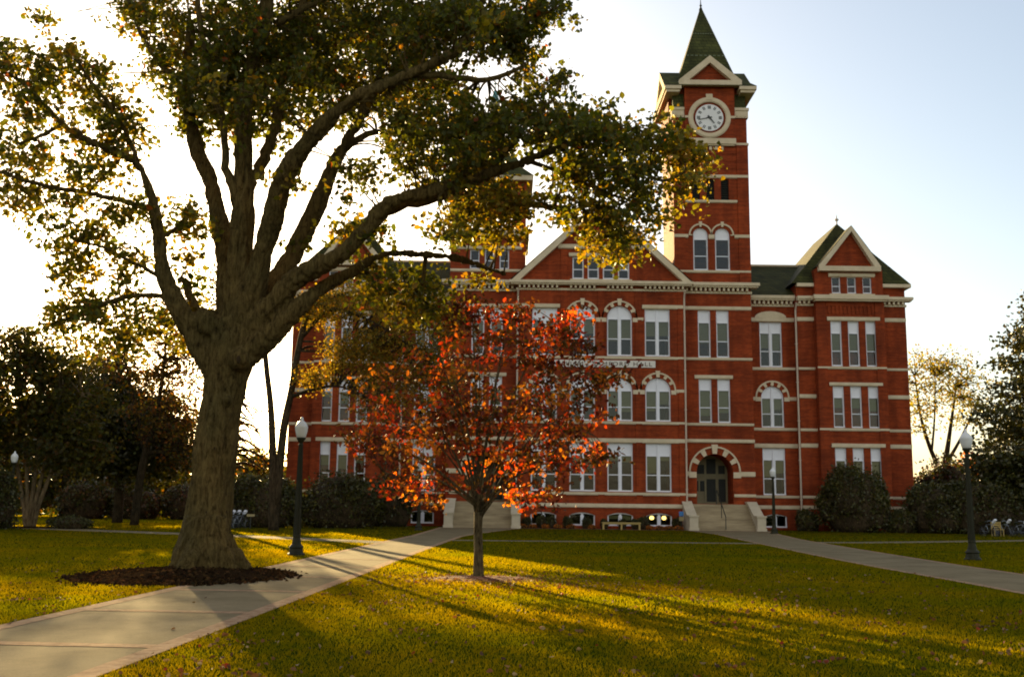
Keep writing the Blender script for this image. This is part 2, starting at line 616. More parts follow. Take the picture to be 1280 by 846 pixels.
def window(x0, x1, z0, z1, Y, rise=0.0, double=True, panel=0.25, blind=0.5, lights=False, warm=False, rail=True):
    """frame mesh (white timber) with pane and blind as children"""
    rec = 0.14
    yf, yb = Y + rec, Y + rec + 0.12
    fw_ = 0.10 if (x1 - x0) > 0.8 else 0.08
    b = MB()
    sp = z1 - rise
    zp = z1 - panel * (z1 - z0)            # bottom of the white head panel
    if rise and panel:
        zp = min(zp, sp)
    b.box(x0, x0 + fw_, yf, yb, z0, sp)
    b.box(x1 - fw_, x1, yf, yb, z0, sp)
    b.box(x0, x1, yf - 0.06, yb + 0.002, z0, z0 + fw_ * 1.1)
    cx = (x0 + x1) / 2
    if rise <= 0:
        b.box(x0 + fw_, x1 - fw_, yf + 0.002, yb, z1 - fw_, z1)
    else:
        n = 14
        for k in range(n):
            a0, a1 = k / n, (k + 1) / n
            X0 = cx - (x1 - x0) / 2 * math.cos(PI * a0)
            X1 = cx - (x1 - x0) / 2 * math.cos(PI * a1)
            s_ = (x1 - x0 - 2 * fw_) / (x1 - x0)
            Z0, Z1 = arc_z(x0, x1, sp, z1, X0), arc_z(x0, x1, sp, z1, X1)
            i0, i1 = cx + (X0 - cx) * s_, cx + (X1 - cx) * s_
            zi0, zi1 = sp + (Z0 - sp) * (1 - fw_ / max(rise, 0.2)), sp + (Z1 - sp) * (1 - fw_ / max(rise, 0.2))
            b.prism_y([(i0, zi0), (i1, zi1), (X1, Z1), (X0, Z0)], yf, yb)
    if panel:
        if rise > 0:
            n = 14
            pts = [(x0 + fw_, zp)] + [(x1 - fw_, zp)] if zp < sp else []
            arcp = []
            for k in range(n + 1):
                X0 = cx + (x1 - x0 - 2 * fw_) / 2 * math.cos(PI * k / n)
                Zf = arc_z(x0, x1, sp, z1, cx + (X0 - cx) * (x1 - x0) / (x1 - x0 - 2 * fw_))
                arcp.append((X0, sp + (Zf - sp) * (1 - fw_ / max(rise, 0.2)) * 0.999))
            b.prism_y(pts + arcp, yf + 0.05, yf + 0.09)
            zp2 = zp
        else:
            b.box(x0 + fw_, x1 - fw_, yf + 0.05, yf + 0.09, zp, z1 - fw_)
            zp2 = zp
        b.box(x0 + fw_, x1 - fw_, yf - 0.01, yb - 0.01, zp2 - 0.07, zp2)
        ztop = zp2 - 0.07
    else:
        ztop = sp - (0 if rise else fw_)
    if double:
        mw = 0.17 if (x1 - x0) > 1.3 else 0.10
        zt = z1 - fw_ if rise <= 0 else z1 - fw_
        b.box(cx - mw / 2, cx + mw / 2, yf - 0.03, yb - 0.003, z0 + fw_, zt - 0.02)
        b.box(cx - mw / 2 - 0.05, cx - mw / 2, yf + 0.03, yb - 0.03, z0 + fw_, ztop)
        b.box(cx + mw / 2, cx + mw / 2 + 0.05, yf + 0.03, yb - 0.03, z0 + fw_, ztop)
    zm = z0 + (ztop - z0) * 0.47
    if rail:
        b.box(x0 + fw_, x1 - fw_, yf + 0.035, yb - 0.015, zm - 0.035, zm + 0.035)
    w = hall_part(b, 'window', WHITE)
    g = MB()
    if panel or rise <= 0:
        g.face([(x0 + fw_, yf + 0.07, z0 + fw_), (x1 - fw_, yf + 0.07, z0 + fw_), (x1 - fw_, yf + 0.07, ztop), (x0 + fw_, yf + 0.07, ztop)])
    else:
        poly = [(x0 + fw_, yf + 0.07, z0 + fw_), (x1 - fw_, yf + 0.07, z0 + fw_)]
        for k in range(11):
            X0 = cx + (x1 - x0 - 2 * fw_) / 2 * math.cos(PI * k / 10)
            poly.append((X0, yf + 0.07, sp + (arc_z(x0, x1, sp, z1, cx + (X0 - cx) * (x1 - x0) / (x1 - x0 - 2 * fw_)) - sp) * 0.9))
        g.face(poly)
    g.build('pane', GLASS, w)
    if blind > 0:
        bl = MB()
        xsplit = [(x0 + fw_, cx - 0.06), (cx + 0.06, x1 - fw_)] if double and (x1 - x0) > 1.3 else [(x0 + fw_, x1 - fw_)]
        for (a, c) in xsplit:
            bb = min(1.0, max(0.12, blind + random.uniform(-0.2, 0.2)))
            zb_ = ztop - bb * (ztop - z0)
            bl.box(a, c, yb + 0.06, yb + 0.07, max(zb_, z0 + fw_ + 0.02), ztop + 0.02)
        bl.build('blind', BLIND, w)
    if lights:
        l = MB()
        for k in range(2):
            l.box(x0 + 0.2, x1 - 0.15, yb + 1.2 + k * 1.3, yb + 1.45 + k * 1.3, z1 - 1.15, z1 - 1.1)
        l.build('ceiling_light', LITSTRIP, w)
    if warm:
        for sx in (-1, 1):
            l = MB()
            c_ = (cx + sx * (x1 - x0) * 0.24, yb + 0.5, z0 + (z1 - z0) * 0.62)
            l.lathe([(0.02, -0.14), (0.14, -0.10), (0.17, 0.0), (0.14, 0.12), (0.02, 0.16)], c_, 10)
            l.build('lit_lamp', LIT, w)
    return w


def band(x0, x1, Y, z0, z1, out=0.06, name='string_course', m=None):
    b = MB()
    b.box(x0, x1, Y - out, Y + 0.05, z0, z1)
    # a weathered drip edge below
    b.box(x0 + 0.02, x1 - 0.02, Y - out * 0.5, Y + 0.04, z0 - 0.05, z0)
    return hall_part(b, name, m or STONE)


def arch_hood(cx, w, spring, Y, t0=0.04, t1=0.42, nblk=5, key=True, out=0.07, foot=0.3, top_rise=None):
    """thin stone outer ring, stone voussoirs between brick, springer blocks and a keystone"""
    b = MB()
    r = w / 2
    n = 24
    for k in range(n):
        a0, a1 = PI * k / n, PI * (k + 1) / n
        ri, ro = r + t1 - 0.12, r + t1
        P = [(cx - math.cos(a0) * ri, spring + math.sin(a0) * ri), (cx - math.cos(a1) * ri, spring + math.sin(a1) * ri),
             (cx - math.cos(a1) * ro, spring + math.sin(a1) * ro), (cx - math.cos(a0) * ro, spring + math.sin(a0) * ro)]
        b.prism_y(P, Y - out, Y + 0.03)
    for k in range(nblk):
        ac = PI * (k + 1) / (nblk + 1)
        da = 0.105
        big = key and k == nblk // 2
        ri, ro = r + t0, r + t1 + (0.14 if big else -0.125)
        a0, a1 = ac - da * (1.1 if big else 1), ac + da * (1.1 if big else 1)
        P = [(cx - math.cos(a0) * ri, spring + math.sin(a0) * ri), (cx - math.cos(a1) * ri, spring + math.sin(a1) * ri),
             (cx - math.cos(a1) * ro, spring + math.sin(a1) * ro), (cx - math.cos(a0) * ro, spring + math.sin(a0) * ro)]
        b.prism_y(P, Y - out - (0.05 if big else -0.012), Y + 0.03)
    for sx in (-1, 1):
        xa, xb = sorted((cx + sx * (r + t0), cx + sx * (r + t1)))
        b.box(xa, xb, Y - out - 0.01, Y + 0.03, spring - foot, spring + 0.02)
    return hall_part(b, 'arch_hood', STONE)


def cornice(x0, x1, Y, z0, z1, out=0.55, gaps=(), ends=(0, 0), name='cornice'):
    """stone cornice on a row of brackets"""
    b = MB()
    h = z1 - z0
    e0, e1 = ends
    b.box(x0 - out * e0, x1 + out * e1, Y - out, Y + 0.2, z1 - h * 0.30, z1)
    b.box(x0 - out * 0.8 * e0, x1 + out * 0.8 * e1, Y - out * 0.82, Y + 0.2, z1 - h * 0.46, z1 - h * 0.30)
    b.box(x0 - 0.08 * e0, x1 + 0.08 * e1, Y - 0.10, Y + 0.1, z0, z0 + h * 0.24)
    x = x0 + 0.2
    while x < x1 - 0.15:
        if not any(g0 < x < g1 for g0, g1 in gaps):
            b.box(x - 0.075, x + 0.075, Y - out * 0.62, Y + 0.05, z0 + h * 0.2, z1 - h * 0.46)
        x += 0.36
    return hall_part(b, name, STONE)


def win_rows(xc, w, rows):
    return [(xc - w / 2, xc + w / 2, z0, z1, rise) for (z0, z1, rise) in rows]


# ---- central block
C0, C1 = AX - 6.5, AX + 6.5
wc = [AX - 4.34, AX - 1.43, AX + 1.43, AX + 4.34]
WW = 1.93
holes = []
winlist = []
for i, xc in enumerate(wc):
    arched = i in (1, 2)
    holes.append((xc - WW / 2, xc + WW / 2, 0.22, 1.2, 0.22)); winlist.append((holes[-1], dict(panel=0.0, blind=0.35 if i == 2 else 0.0, warm=(i == 3), rail=False)))
    holes.append((xc - WW / 2, xc + WW / 2, 2.76, 6.40, 0)); winlist.append((holes[-1], dict(blind=0.28)))
    holes.append((xc - WW / 2, xc + WW / 2, 8.06, 11.38, WW / 2)); winlist.append((holes[-1], dict(blind=0.5)))
    if arched:
        holes.append((xc - WW / 2, xc + WW / 2, 13.05, 16.95, WW / 2)); winlist.append((holes[-1], dict(blind=0.55)))
    else:
        holes.append((xc - WW / 2, xc + WW / 2, 13.05, 16.75, 0)); winlist.append((holes[-1], dict(blind=0.55)))
b = MB()
wall_front(b, C0, C1, 0, 18.9, YC, holes)
sides(b, C0, C1, YC, 92, 0, 18.9, top=False)
# pilasters and recessed panels read as slight brick relief
for xc in (C0 + 0.35, AX - 2.88, AX, AX + 2.88, C1 - 0.35):
    b.box(xc - 0.24, xc + 0.24, YC - 0.07, YC + 0.02, 1.95, 18.15)
hall_part(b, 'wall', BRICK)
for h, kw in winlist:
    window(*h[:4], YC, rise=h[4], **kw)
band(C0, C1, YC, 1.60, 1.86, 0.12)
band(C0, C1, YC, 2.52, 2.70, 0.11)
band(C0, C1, YC, 6.45, 6.74, 0.11)
band(C0, C1, YC, 7.86, 8.02, 0.11)
band(C0, C1, YC, 12.84, 13.0, 0.11)
for i, xc in enumerate(wc):
    arch_hood(xc, WW, 11.38 - WW / 2, YC)
    if i in (1, 2):
        arch_hood(xc, WW, 16.95 - WW / 2, YC)
edges = [C0] + sum([[xc - WW / 2 - 0.43, xc + WW / 2 + 0.43] for xc in wc], []) + [C1]
for k in range(0, len(edges), 2):
    if edges[k + 1] - edges[k] > 0.05:
        band(edges[k], edges[k + 1], YC, 10.28, 10.50, 0.09)
band(C0, wc[0] + WW / 2 + 0.2, YC, 16.78, 17.04, 0.11, 'lintel')
band(wc[3] - WW / 2 - 0.2, C1, YC, 16.78, 17.04, 0.11, 'lintel')
band(wc[0] + WW / 2 + 0.1, wc[1] - WW / 2 - 0.43, YC, 15.86, 16.04, 0.09)
band(wc[1] + WW / 2 + 0.43, wc[2] - WW / 2 - 0.43, YC, 15.86, 16.04, 0.09)
band(wc[2] + WW / 2 + 0.43, wc[3] - WW / 2 - 0.1, YC, 15.86, 16.04, 0.09)
gp = [(xc - 0.3, xc + 0.3) for xc in (AX - 2.88, AX, AX + 2.88)]
cornice(C0, C1, YC, 18.12, 18.82, 0.6, gp, (1, 1))
# sign
b = MB()
b.box(AX - 4.1, AX + 4.15, YC - 0.115, YC + 0.02, 12.16, 12.68)
sg = hall_part(b, 'sign_panel', mat('sign_stone', (0.78, 0.73, 0.66), (0.70, 0.65, 0.57), 2, 0.8))
tcu = bpy.data.curves.new('lettering', 'FONT')
tcu.body = 'WILLIAM J SAMFORD HALL'
tcu.size = 0.44
tcu.space_character = 1.25
tcu.extrude = 0.012
tcu.align_x = 'CENTER'
to = bpy.data.objects.new('lettering_curve', tcu)
COL.objects.link(to)
bpy.context.view_layer.update()
me = bpy.data.meshes.new_from_object(to.evaluated_get(bpy.context.evaluated_depsgraph_get()))
wd = max(v.co.x for v in me.vertices) - min(v.co.x for v in me.vertices)
for v in me.vertices:
    v.co = Vector((AX + 0.02 + v.co.x * 7.75 / wd, YC - 0.122 - v.co.z, 12.265 + v.co.y))
bpy.data.objects.remove(to)
me.materials.clear()
me.materials.append(mat('cut_letters', (0.10, 0.055, 0.04), (0.08, 0.045, 0.03), 3))
lo = bpy.data.objects.new('lettering', me)
COL.objects.link(lo)
lo.parent = sg

# gable of the central block
GA = 25.0
b = MB()
gw = [AX - 1.77, AX - 0.59, AX + 0.59, AX + 1.77]
gh = [(x - 0.44, x + 0.44, 19.05, 20.80, 0) for x in gw]
wall_front(b, AX - 2.5, AX + 2.5, 18.82, 21.0, YC, gh)
b.face([(AX - 6.45, YC, 18.82), (AX - 2.5, YC, 18.82), (AX - 2.5, YC, 21.0), (AX + 2.5, YC, 21.0), (AX + 2.5, YC, 18.82), (AX + 6.45, YC, 18.82), (AX, YC, GA - 0.05)])
for xc in (AX - 2.88, AX + 2.88):
    b.box(xc - 0.24, xc + 0.24, YC - 0.06, YC + 0.02, 18.82, 21.4)
hall_part(b, 'gable_wall', BRICK)
for h in gh:
    window(*h[:4], YC, rise=0, double=False, panel=0.0, blind=0)
band(AX - 2.5, AX + 2.4, YC, 20.86, 21.10, 0.12, 'lintel')
band(AX - 2.4, AX + 2.4, YC, 18.9, 19.03, 0.1)
band(AX - 3.35, AX + 3.35, YC, 21.48, 21.78, 0.14)
for sx in (-1, 1):
    b = MB()
    P0, P1 = (AX + sx * 6.95, 18.83), (AX, GA + 0.32)
    nx, nz = (P1[1] - P0[1]), -(P1[0] - P0[0])
    L_ = math.hypot(nx, nz)
    nx, nz = nx / L_ * 0.40, nz / L_ * 0.40
    if nz > 0:
        nx, nz = -nx, -nz
    if sx < 0:
        poly = [P0, (P0[0] + 0.62, 18.83), (P1[0], P1[1] - 0.56), P1]
    else:
        poly = [(P0[0] - 0.62, 18.83), P0, P1, (P1[0], P1[1] - 0.56)]
    b.prism_y(poly, YC - 0.45, YC + 0.15)
    hall_part(b, 'raking_cornice', STONE)
b = MB()
for sx in (-1, 1):
    q = [(AX + sx * 7.05, YC - 0.42, 18.86), (AX, YC - 0.42, GA + 0.36), (AX, 90, GA + 0.36), (AX + sx * 7.05, 90, 18.86)]
    b.face(q if sx < 0 else q[::-1])
b.face([(AX - 7, 90, 18.8), (AX + 7, 90, 18.8), (AX, 90, GA + 0.3)])
hall_part(b, 'roof', ROOFM)


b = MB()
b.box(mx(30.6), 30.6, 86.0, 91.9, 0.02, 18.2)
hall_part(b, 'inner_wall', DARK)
# ---- side wings (right one measured, left one mirrored)
def wing(sgn):
    X = (lambda x: x) if sgn > 0 else mx
    r2 = lambda a, c: tuple(sorted((X(a), X(c))))
    # tower shaft, lower part
    a, c = r2(12.7, 18.6)
    H = []
    for xc in (14.92, 16.35):
        x0, x1 = r2(xc - 0.49, xc + 0.49)
        H.append((x0, x1, 13.1, 16.8, 0))
        H.append((x0, x1, 8.06, 11.46, 0))
    d0, d1 = r2(14.16, 16.91)
    H.append((d0, d1, 1.95, 5.68, 1.375, 2.3))
    top = 33.28 if sgn > 0 else 22.5
    if sgn > 0:
        arc = [(xc - 0.58, xc + 0.58, 20.0, 23.42, 0.58) for xc in (14.75, 16.47)]
        lv = [(xc - 0.31, xc + 0.31, 25.7, 27.42, 0, 0.35) for xc in (14.46, 15.6, 16.75)]
    else:
        arc = []
        lv = []
        sm = [(xc - 0.37, xc + 0.37, 19.9, 21.44, 0) for xc in (-3.0, -1.84, -0.68)]
    b = MB()
    wall_front(b, a, c, 0, top, YT, H + arc + lv + ([] if sgn > 0 else sm))
    sides(b, a, c, YT, YT + 5.9, 0, top, top=True)
    # corner pilasters of the shaft
    if sgn > 0:
        for (p, q) in ((12.7, 13.55), (17.75, 18.6)):
            b.box(p - (0.05 if p < 13 else 0), q + (0.05 if q > 18 else 0), YT - 0.09, YT + 0.02, 18.9, 30.2)
    # the porch back wall
    b.face([(d0 - 0.3, YT + 2.35, 1.8), (d1 + 0.3, YT + 2.35, 1.8), (d1 + 0.3, YT + 2.35, 6), (d0 - 0.3, YT + 2.35, 6)])
    hall_part(b, 'tower', BRICK)
    for h in H[:4]:
        window(*h[:4], YT, double=False, blind=0.65, lights=(sgn > 0 and h[2] < 9 and h[0] > 15.5))
    s0, s1 = r2(13.37, 18.6)
    band(s0, s1, YT, 16.87, 17.10, 0.1, 'lintel')
    band(s0, s1, YT, 12.93, 13.08, 0.1)
    l0, l1 = r2(14.1, 17.05)
    band(l0, l1, YT, 11.48, 11.72, 0.1, 'lintel')
    band(s0, s1, YT, 7.88, 8.03, 0.1)
    band(s0, s1, YT, 6.58, 6.80, 0.16)
    q0, q1 = r2(13.37, 14.1)
    band(q0, q1, YT, 2.5, 2.68, 0.1); band(*r2(16.97, 18.6), YT, 2.5, 2.68, 0.1)
    band(q0, r2(13.37, 13.74)[1] if sgn > 0 else q1, YT, 4.04, 4.36, 0.1); band(*r2(17.36, 18.6), YT, 4.04, 4.36, 0.1)
    arch_hood((d0 + d1) / 2, d1 - d0, 4.3, YT, 0.03, 0.60, 5, True, 0.1, 0.42)
    e = (0, 1) if sgn > 0 else (1, 0)
    cornice(s0, s1, YT, 18.12, 18.92, 0.6, (), e)
    # porch door
    yd = YT + 2.1
    b = MB()
    b.box(d0, d1, yd, yd + 0.1, 1.95, 4.05)
    b.prism_y([(d0 + 0.0, 4.05), (d1, 4.05)] + [((d0 + d1) / 2 + (d1 - d0) / 2 * math.cos(PI * k / 12), 4.3 + 1.38 * math.sin(PI * k / 12)) for k in range(13)], yd + 0.02, yd + 0.1)
    for x_ in (0.05, 1.0, 1.95, 2.7):
        b.box(d0 + x_ - 0.05, d0 + x_ + 0.05, yd - 0.06, yd, 1.95, 4.9)
    b.box(d0, d1, yd - 0.05, yd, 4.0, 4.14)
    dr = hall_part(b, 'entrance_door', CREAM)
    g = MB()
    for (x_, w_, za, zb_) in ((0.15, 0.34, 2.9, 3.7), (0.62, 0.34, 2.9, 3.7), (1.12, 0.7, 2.1, 3.85), (2.05, 0.55, 2.1, 3.85), (0.15, 0.8, 4.25, 4.95), (1.12, 0.72, 4.25, 5.4), (2.05, 0.5, 4.25, 4.9)):
        g.box(d0 + x_, d0 + x_ + w_, yd - 0.03, yd - 0.005, za, zb_)
    g.build('door_pane', LOUVER, dr)
    # steps
    sx0, sx1 = r2(12.95, 18.45)
    b = MB()
    n = 11
    for k in range(n):
        yk = 76.3 + k * 0.285
        b.box(sx0 + 0.55, sx1 - 0.55, yk, YT + 2.2 if k == n - 1 else yk + 0.5, 0, 1.9 * (k + 1) / n)
        b.box(sx0 + 0.56, sx1 - 0.56, yk - 0.03, yk + 0.1, 1.9 * (k + 1) / n - 0.05, 1.9 * (k + 1) / n + 0.003)
    st = hall_part(b, 'front_steps', STEPSTONE)
    for (p, q) in ((sx0, sx0 + 0.62), (sx1 - 0.62, sx1)):
        w_ = MB()
        w_.prism_x([(75.95, 0), (YT, 0), (YT, 2.0), (79.0, 2.0), (76.8, 0.98), (75.95, 0.98)], p, q)
        w_.prism_x([(75.88, 0.98), (76.85, 0.98), (79.05, 2.0), (YT - 0.0, 2.0), (YT, 2.12), (79.0, 2.12), (76.8, 1.10), (75.88, 1.10)], p - 0.06, q + 0.06)
        w_.box(p - 0.05, q + 0.05, 75.9, 76.9, 0, 0.2)
        w_.build('cheek_wall', CHEEK, st)
    hr = MB()
    xm = (sx0 + sx1) / 2 - 0.1
    hr.tube([(xm, 76.2, 0.1), (xm, 76.2, 1.0), (xm, 79.3, 2.95), (xm, 79.5, 2.95), (xm, 79.5, 1.9)], 0.035, 6)
    hr.tube([(xm, 77.7, 0.9), (xm, 77.7, 1.95)], 0.03, 6)
    hr.build('handrail', BLACK, st)

    # recess
    a, c = r2(18.6, 22.3)
    xc = X(20.42)
    w2 = 0.88
    H = [(xc - w2, xc + w2, 0.2, 1.22, 0.2), (xc - w2, xc + w2, 2.66, 6.26, 0), (xc - w2, xc + w2, 7.86, 11.08, w2), (xc - w2, xc + w2, 12.6, 16.17, 0)]
    b = MB()
    wall_front(b, a, c, 0, 18.3, YR, H)
    b.face([(a, YR, 18.3), (c, YR, 18.3), (c, YR + 2, 18.3), (a, YR + 2, 18.3)])
    hall_part(b, 'wall', BRICK)
    window(*H[0][:4], YR, rise=0.2, panel=0, blind=0, rail=False)
    window(*H[1][:4], YR, blind=0.42, panel=0.24)
    window(*H[2][:4], YR, rise=w2, blind=0.55)
    window(*H[3][:4], YR, blind=0.6, panel=0.23)
    band(a, c, YR, 1.64, 1.88, 0.1)
    band(a, c, YR, 2.48, 2.63, 0.09)
    band(a, c, YR, 6.32, 6.6, 0.1)
    band(a, c, YR, 7.66, 7.83, 0.09)
    arch_hood(xc, 2 * w2, 11.08 - w2, YR, 0.03, 0.45, 5, False)
    band(a, xc - w2 - 0.46, YR, 10.0, 10.24, 0.09); band(xc + w2 + 0.46, c, YR, 10.0, 10.24, 0.09)
    band(a, c, YR, 12.40, 12.57, 0.09)
    band(a, c, YR, 16.25, 16.52, 0.1, 'lintel')
    b = MB()
    pts = [(xc - 1.25, 16.52), (xc + 1.25, 16.52)] + [(xc + 1.25 * math.cos(PI * k / 10), 16.52 + 0.52 * math.sin(PI * k / 10)) for k in range(1, 10)]
    b.prism_y(pts, YR - 0.12, YR + 0.03)
    hall_part(b, 'arch_hood', STONE)
    cornice(a, c, YR, 17.42, 18.25, 0.55)

    # pavilion
    a, c = r2(22.3, 30.85)
    b = MB()
    wall_front(b, a, c, 0, 19.1, YP, [])
    sides(b, a, c, YP, 92, 0, 19.1)
    hall_part(b, 'wall', BRICK)
    ba, bc = r2(23.62, 28.95)
    H = []
    cs = sorted(X(x) for x in (25.17, 26.52, 27.88))
    for xc in cs:
        H += [(xc - 0.43, xc + 0.43, 2.7, 6.28, 0), (xc - 0.43, xc + 0.43, 7.8, 11.0, 0), (xc - 0.43, xc + 0.43, 12.54, 16.1, 0)]
    at = [(xc - 0.35, xc + 0.35, 18.28, 19.6, 0) for xc in sorted(X(x) for x in (25.3, 26.52, 27.73))]
    b = MB()
    wall_front(b, ba, bc, 0, 20.2, YB, H + at)
    sides(b, ba, bc, YB, YP + 3, 0, 20.2)
    xg = X(26.53)
    b.face([(ba + 0.1, YB, 20.2), (bc - 0.1, YB, 20.2), (xg, YB, 23.3)])
    for k in range(12):      # corbel table
        xk = ba + 0.95 + k * 0.31
        b.box(xk, xk + 0.16, YB - 0.07, YB + 0.02, 16.62, 17.25)
    b.box(ba + 0.8, bc - 0.8, YB - 0.08, YB + 0.02, 17.25, 17.6)
    for p, q in ((ba, ba + 0.75), (bc - 0.75, bc)):
        b.box(p + 0.01, q, YB - 0.08, YB + 0.02, 0.3, 17.6)
    hall_part(b, 'bay_wall', BRICK)
    for h in H:
        window(*h[:4], YB, double=False, blind=(0.6 if h[2] > 12 else 0.35 if h[2] > 7 else 0.3), panel=0.26)
    for h in at:
        window(*h[:4], YB, double=False, blind=0, panel=0)
    for (za, zb_) in ((1.68, 1.9), (2.48, 2.64), (7.6, 7.76), (12.36, 12.5)):
        band(a, ba, YP, za, zb_, 0.08); band(bc, c, YP, za, zb_, 0.08); band(ba, bc, YB, za, zb_, 0.11)
    for (za, zb_) in ((6.33, 6.6), (11.06, 11.28), (16.14, 16.4)):
        band(cs[0] - 0.7, cs[2] + 0.7, YB, za, zb_, 0.11, 'lintel')
    for (za, zb_) in ((6.34, 6.6), (10.15, 10.4), (16.2, 16.46)):
        band(a, ba, YP, za, zb_, 0.08); band(bc, c, YP, za, zb_, 0.08)
    band(at[0][0] - 0.25, at[2][1] + 0.25, YB, 19.63, 19.86, 0.12, 'lintel')
    band(at[0][0] - 0.2, at[2][1] + 0.2, YB, 18.1, 18.24, 0.1)
    cornice(a, ba, YP, 17.36, 18.08, 0.5, (), (1, 0) if sgn < 0 else (0, 0))
    cornice(bc, c, YP, 17.36, 18.08, 0.5, (), (0, 1) if sgn > 0 else (0, 0))
    b = MB()
    b.box(ba - 0.25, bc + 0.25, YB - 0.55, YB + 0.1, 17.74, 18.06)
    b.box(ba - 0.12, bc + 0.12, YB - 0.42, YB + 0.1, 17.6, 17.74)
    hall_part(b, 'cornice', STONE)
    b = MB()
    p, q = (a, ba - 0.004) if sgn > 0 else (bc + 0.004, c)
    b.box(p, q, YP - 0.4, YP + 0.1, 18.86, 19.12)
    hall_part(b, 'cornice', STONE)
    b = MB()
    p, q = (bc + 0.004, c + 0.4) if sgn > 0 else (a - 0.4, ba - 0.004)
    b.box(p, q, YP - 0.4, YP + 0.1, 18.86, 19.12)
    xo = (c + 0.0, c + 0.4) if sgn > 0 else (a - 0.4, a - 0.0)
    b.box(xo[0] + 0.002, xo[1] - 0.002, YP + 0.05, 92, 18.862, 19.118)
    hall_part(b, 'cornice', STONE)
    # gable trim
    b = MB()
    b.box(ba + 0.25, bc - 0.25, YB - 0.5, YB + 0.1, 19.98, 20.36)
    b.prism_y([(ba + 0.2, 20.36), (ba + 0.72, 20.36), (xg, 23.18), (xg, 23.62)], YB - 0.45, YB + 0.1)
    b.prism_y([(bc - 0.72, 20.36), (bc - 0.2, 20.36), (xg, 23.62), (xg, 23.18)], YB - 0.45, YB + 0.1)
    hall_part(b, 'raking_cornice', STONE)
    # steep roof with a short ridge, plus the roof of the bay gable
    b = MB()
    e0, e1, yf, yk = a - 0.4, c + 0.4, YP - 0.38, 92.3
    ra, rb = (xg, 82.7, 24.75), (xg, 89.5, 24.75)
    l1, r1, l2, r2_ = (e0, yf, 19.12), (e1, yf, 19.12), (e0, yk, 19.12), (e1, yk, 19.12)
    b.face([l1, r1, ra]); b.face([r1, r2_, rb, ra]); b.face([l2, l1, ra, rb]); b.face([r2_, l2, rb])
    b.face([(ba + 0.12, YB - 0.43, 20.38), (xg, YB - 0.43, 23.66), (xg, 84, 23.66), (ba + 0.12, 84, 20.38)])
    b.face([(bc - 0.12, YB - 0.43, 20.38), (bc - 0.12, 84, 20.38), (xg, 84, 23.66), (xg, YB - 0.43, 23.66)])
    pr = hall_part(b, 'roof', ROOFM)
    f = MB()
    f.lathe([(0.05, 0), (0.05, 0.25), (0.16, 0.34), (0.16, 0.42), (0.05, 0.5), (0.02, 0.8)], (xg, 82.7, 24.7), 8)
    f.build('finial', PIPE, pr)
    # link roof
    b = MB()
    a, c = r2(18.0, 24.6)
    b.face([(a, YR - 0.5, 18.27), (c, YR - 0.5, 18.27), (c, 86.5, 22.0), (a, 86.5, 22.0)])
    b.face([(c, 92.3, 18.3), (a, 92.3, 18.3), (a, 86.5, 22.0), (c, 86.5, 22.0)])
    lr = hall_part(b, 'roof', ROOFM)
    b = MB()
    b.box(a, c, 86.4, 86.6, 21.97, 22.13)
    b.build('roof_ridge', STONE, lr)
    # downpipes
    for (x, Y, zt, zb_) in ((13.36, YC, 18.0, 1.95), (22.18, YP, 17.4, 1.3)):
        b = MB()
        xx = X(x)
        yy = Y - 0.12
        if Y == YC:
            xx = X(13.27)
        b.tube([(xx, Y - 0.45, zt + 0.12), (xx, yy, zt - 0.4), (xx, yy, zb_)], 0.07, 8)
        for zc in np.arange(zb_ + 1, zt - 1, 3.0):
            b.box(xx - 0.1, xx + 0.1, yy - 0.02, yy + 0.12, zc, zc + 0.06)
        hall_part(b, 'downpipe', PIPE, None, False)


wing(1)
wing(-1)

# ---- right tower head
TX, TY, TH = 15.65, YT + 2.95, 2.95       # axis and half width
for xc in (14.75, 16.47):
    window(xc - 0.58, xc + 0.58, 20.0, 23.42, YT, rise=0.58, double=False, panel=0.26, blind=0.0)
    arch_hood(xc, 1.16, 23.42 - 0.58, YT, 0.05, 0.34, 1, True, 0.08, 0.05)
band(12.66, 13.78, YT, 22.62, 22.86, 0.13)
band(15.38, 15.83, YT, 22.55, 22.84, 0.12)
band(17.42, 18.64, YT, 22.62, 22.86, 0.13)
band(12.66, 18.64, YT, 19.82, 19.97, 0.12)
band(13.6, 18.62, YT, 27.53, 27.74, 0.12, 'lintel')
band(13.6, 17.7, YT, 25.5, 25.67, 0.12)
for xc in (14.46, 15.6, 16.75):
    b = MB()
    b.box(xc - 0.31, xc + 0.31, YT + 0.25, YT + 0.3, 25.7, 27.42)
    for k in range(9):
        b.prism_x([(YT + 0.08, 25.75 + k * 0.185), (YT + 0.24, 25.86 + k * 0.185), (YT + 0.24, 25.89 + k * 0.185), (YT + 0.08, 25.78 + k * 0.185)], xc - 0.31, xc + 0.31)
    hall_part(b, 'louver', LOUVER)
# brick courses that step out below the clock
b = MB()
for z_, o_ in ((28.3, 0.03), (28.9, 0.03), (29.5, 0.05)):
    b.box(13.6, 17.7, YT - o_, YT + 0.02, z_, z_ + 0.14)
b.box(13.62, 17.62, YT - 0.22, YT + 0.3, 30.7, 35.06)         # clock panel
b.box(12.7 - 0.22, 12.75, TY - 2.0, TY + 2.0, 30.7, 35.06)
b.box(18.55, 18.6 + 0.22, TY - 2.0, TY + 2.0, 30.7, 35.06)
b.box(TX - 2.62, TX + 2.62, TY - 2.62, TY + 2.62, 33.2, 35.2)
b.face([(13.3, YT - 0.22, 35.4), (17.9, YT - 0.22, 35.4), (15.62, YT - 0.22, 37.0)])
hall_part(b, 'clock_storey', BRICK)
b = MB()
b.box(13.6, 17.66, YT - 0.34, YT + 0.05, 30.24, 30.7)
b.box(13.7, 17.56, YT - 0.24, YT + 0.05, 30.12, 30.24)
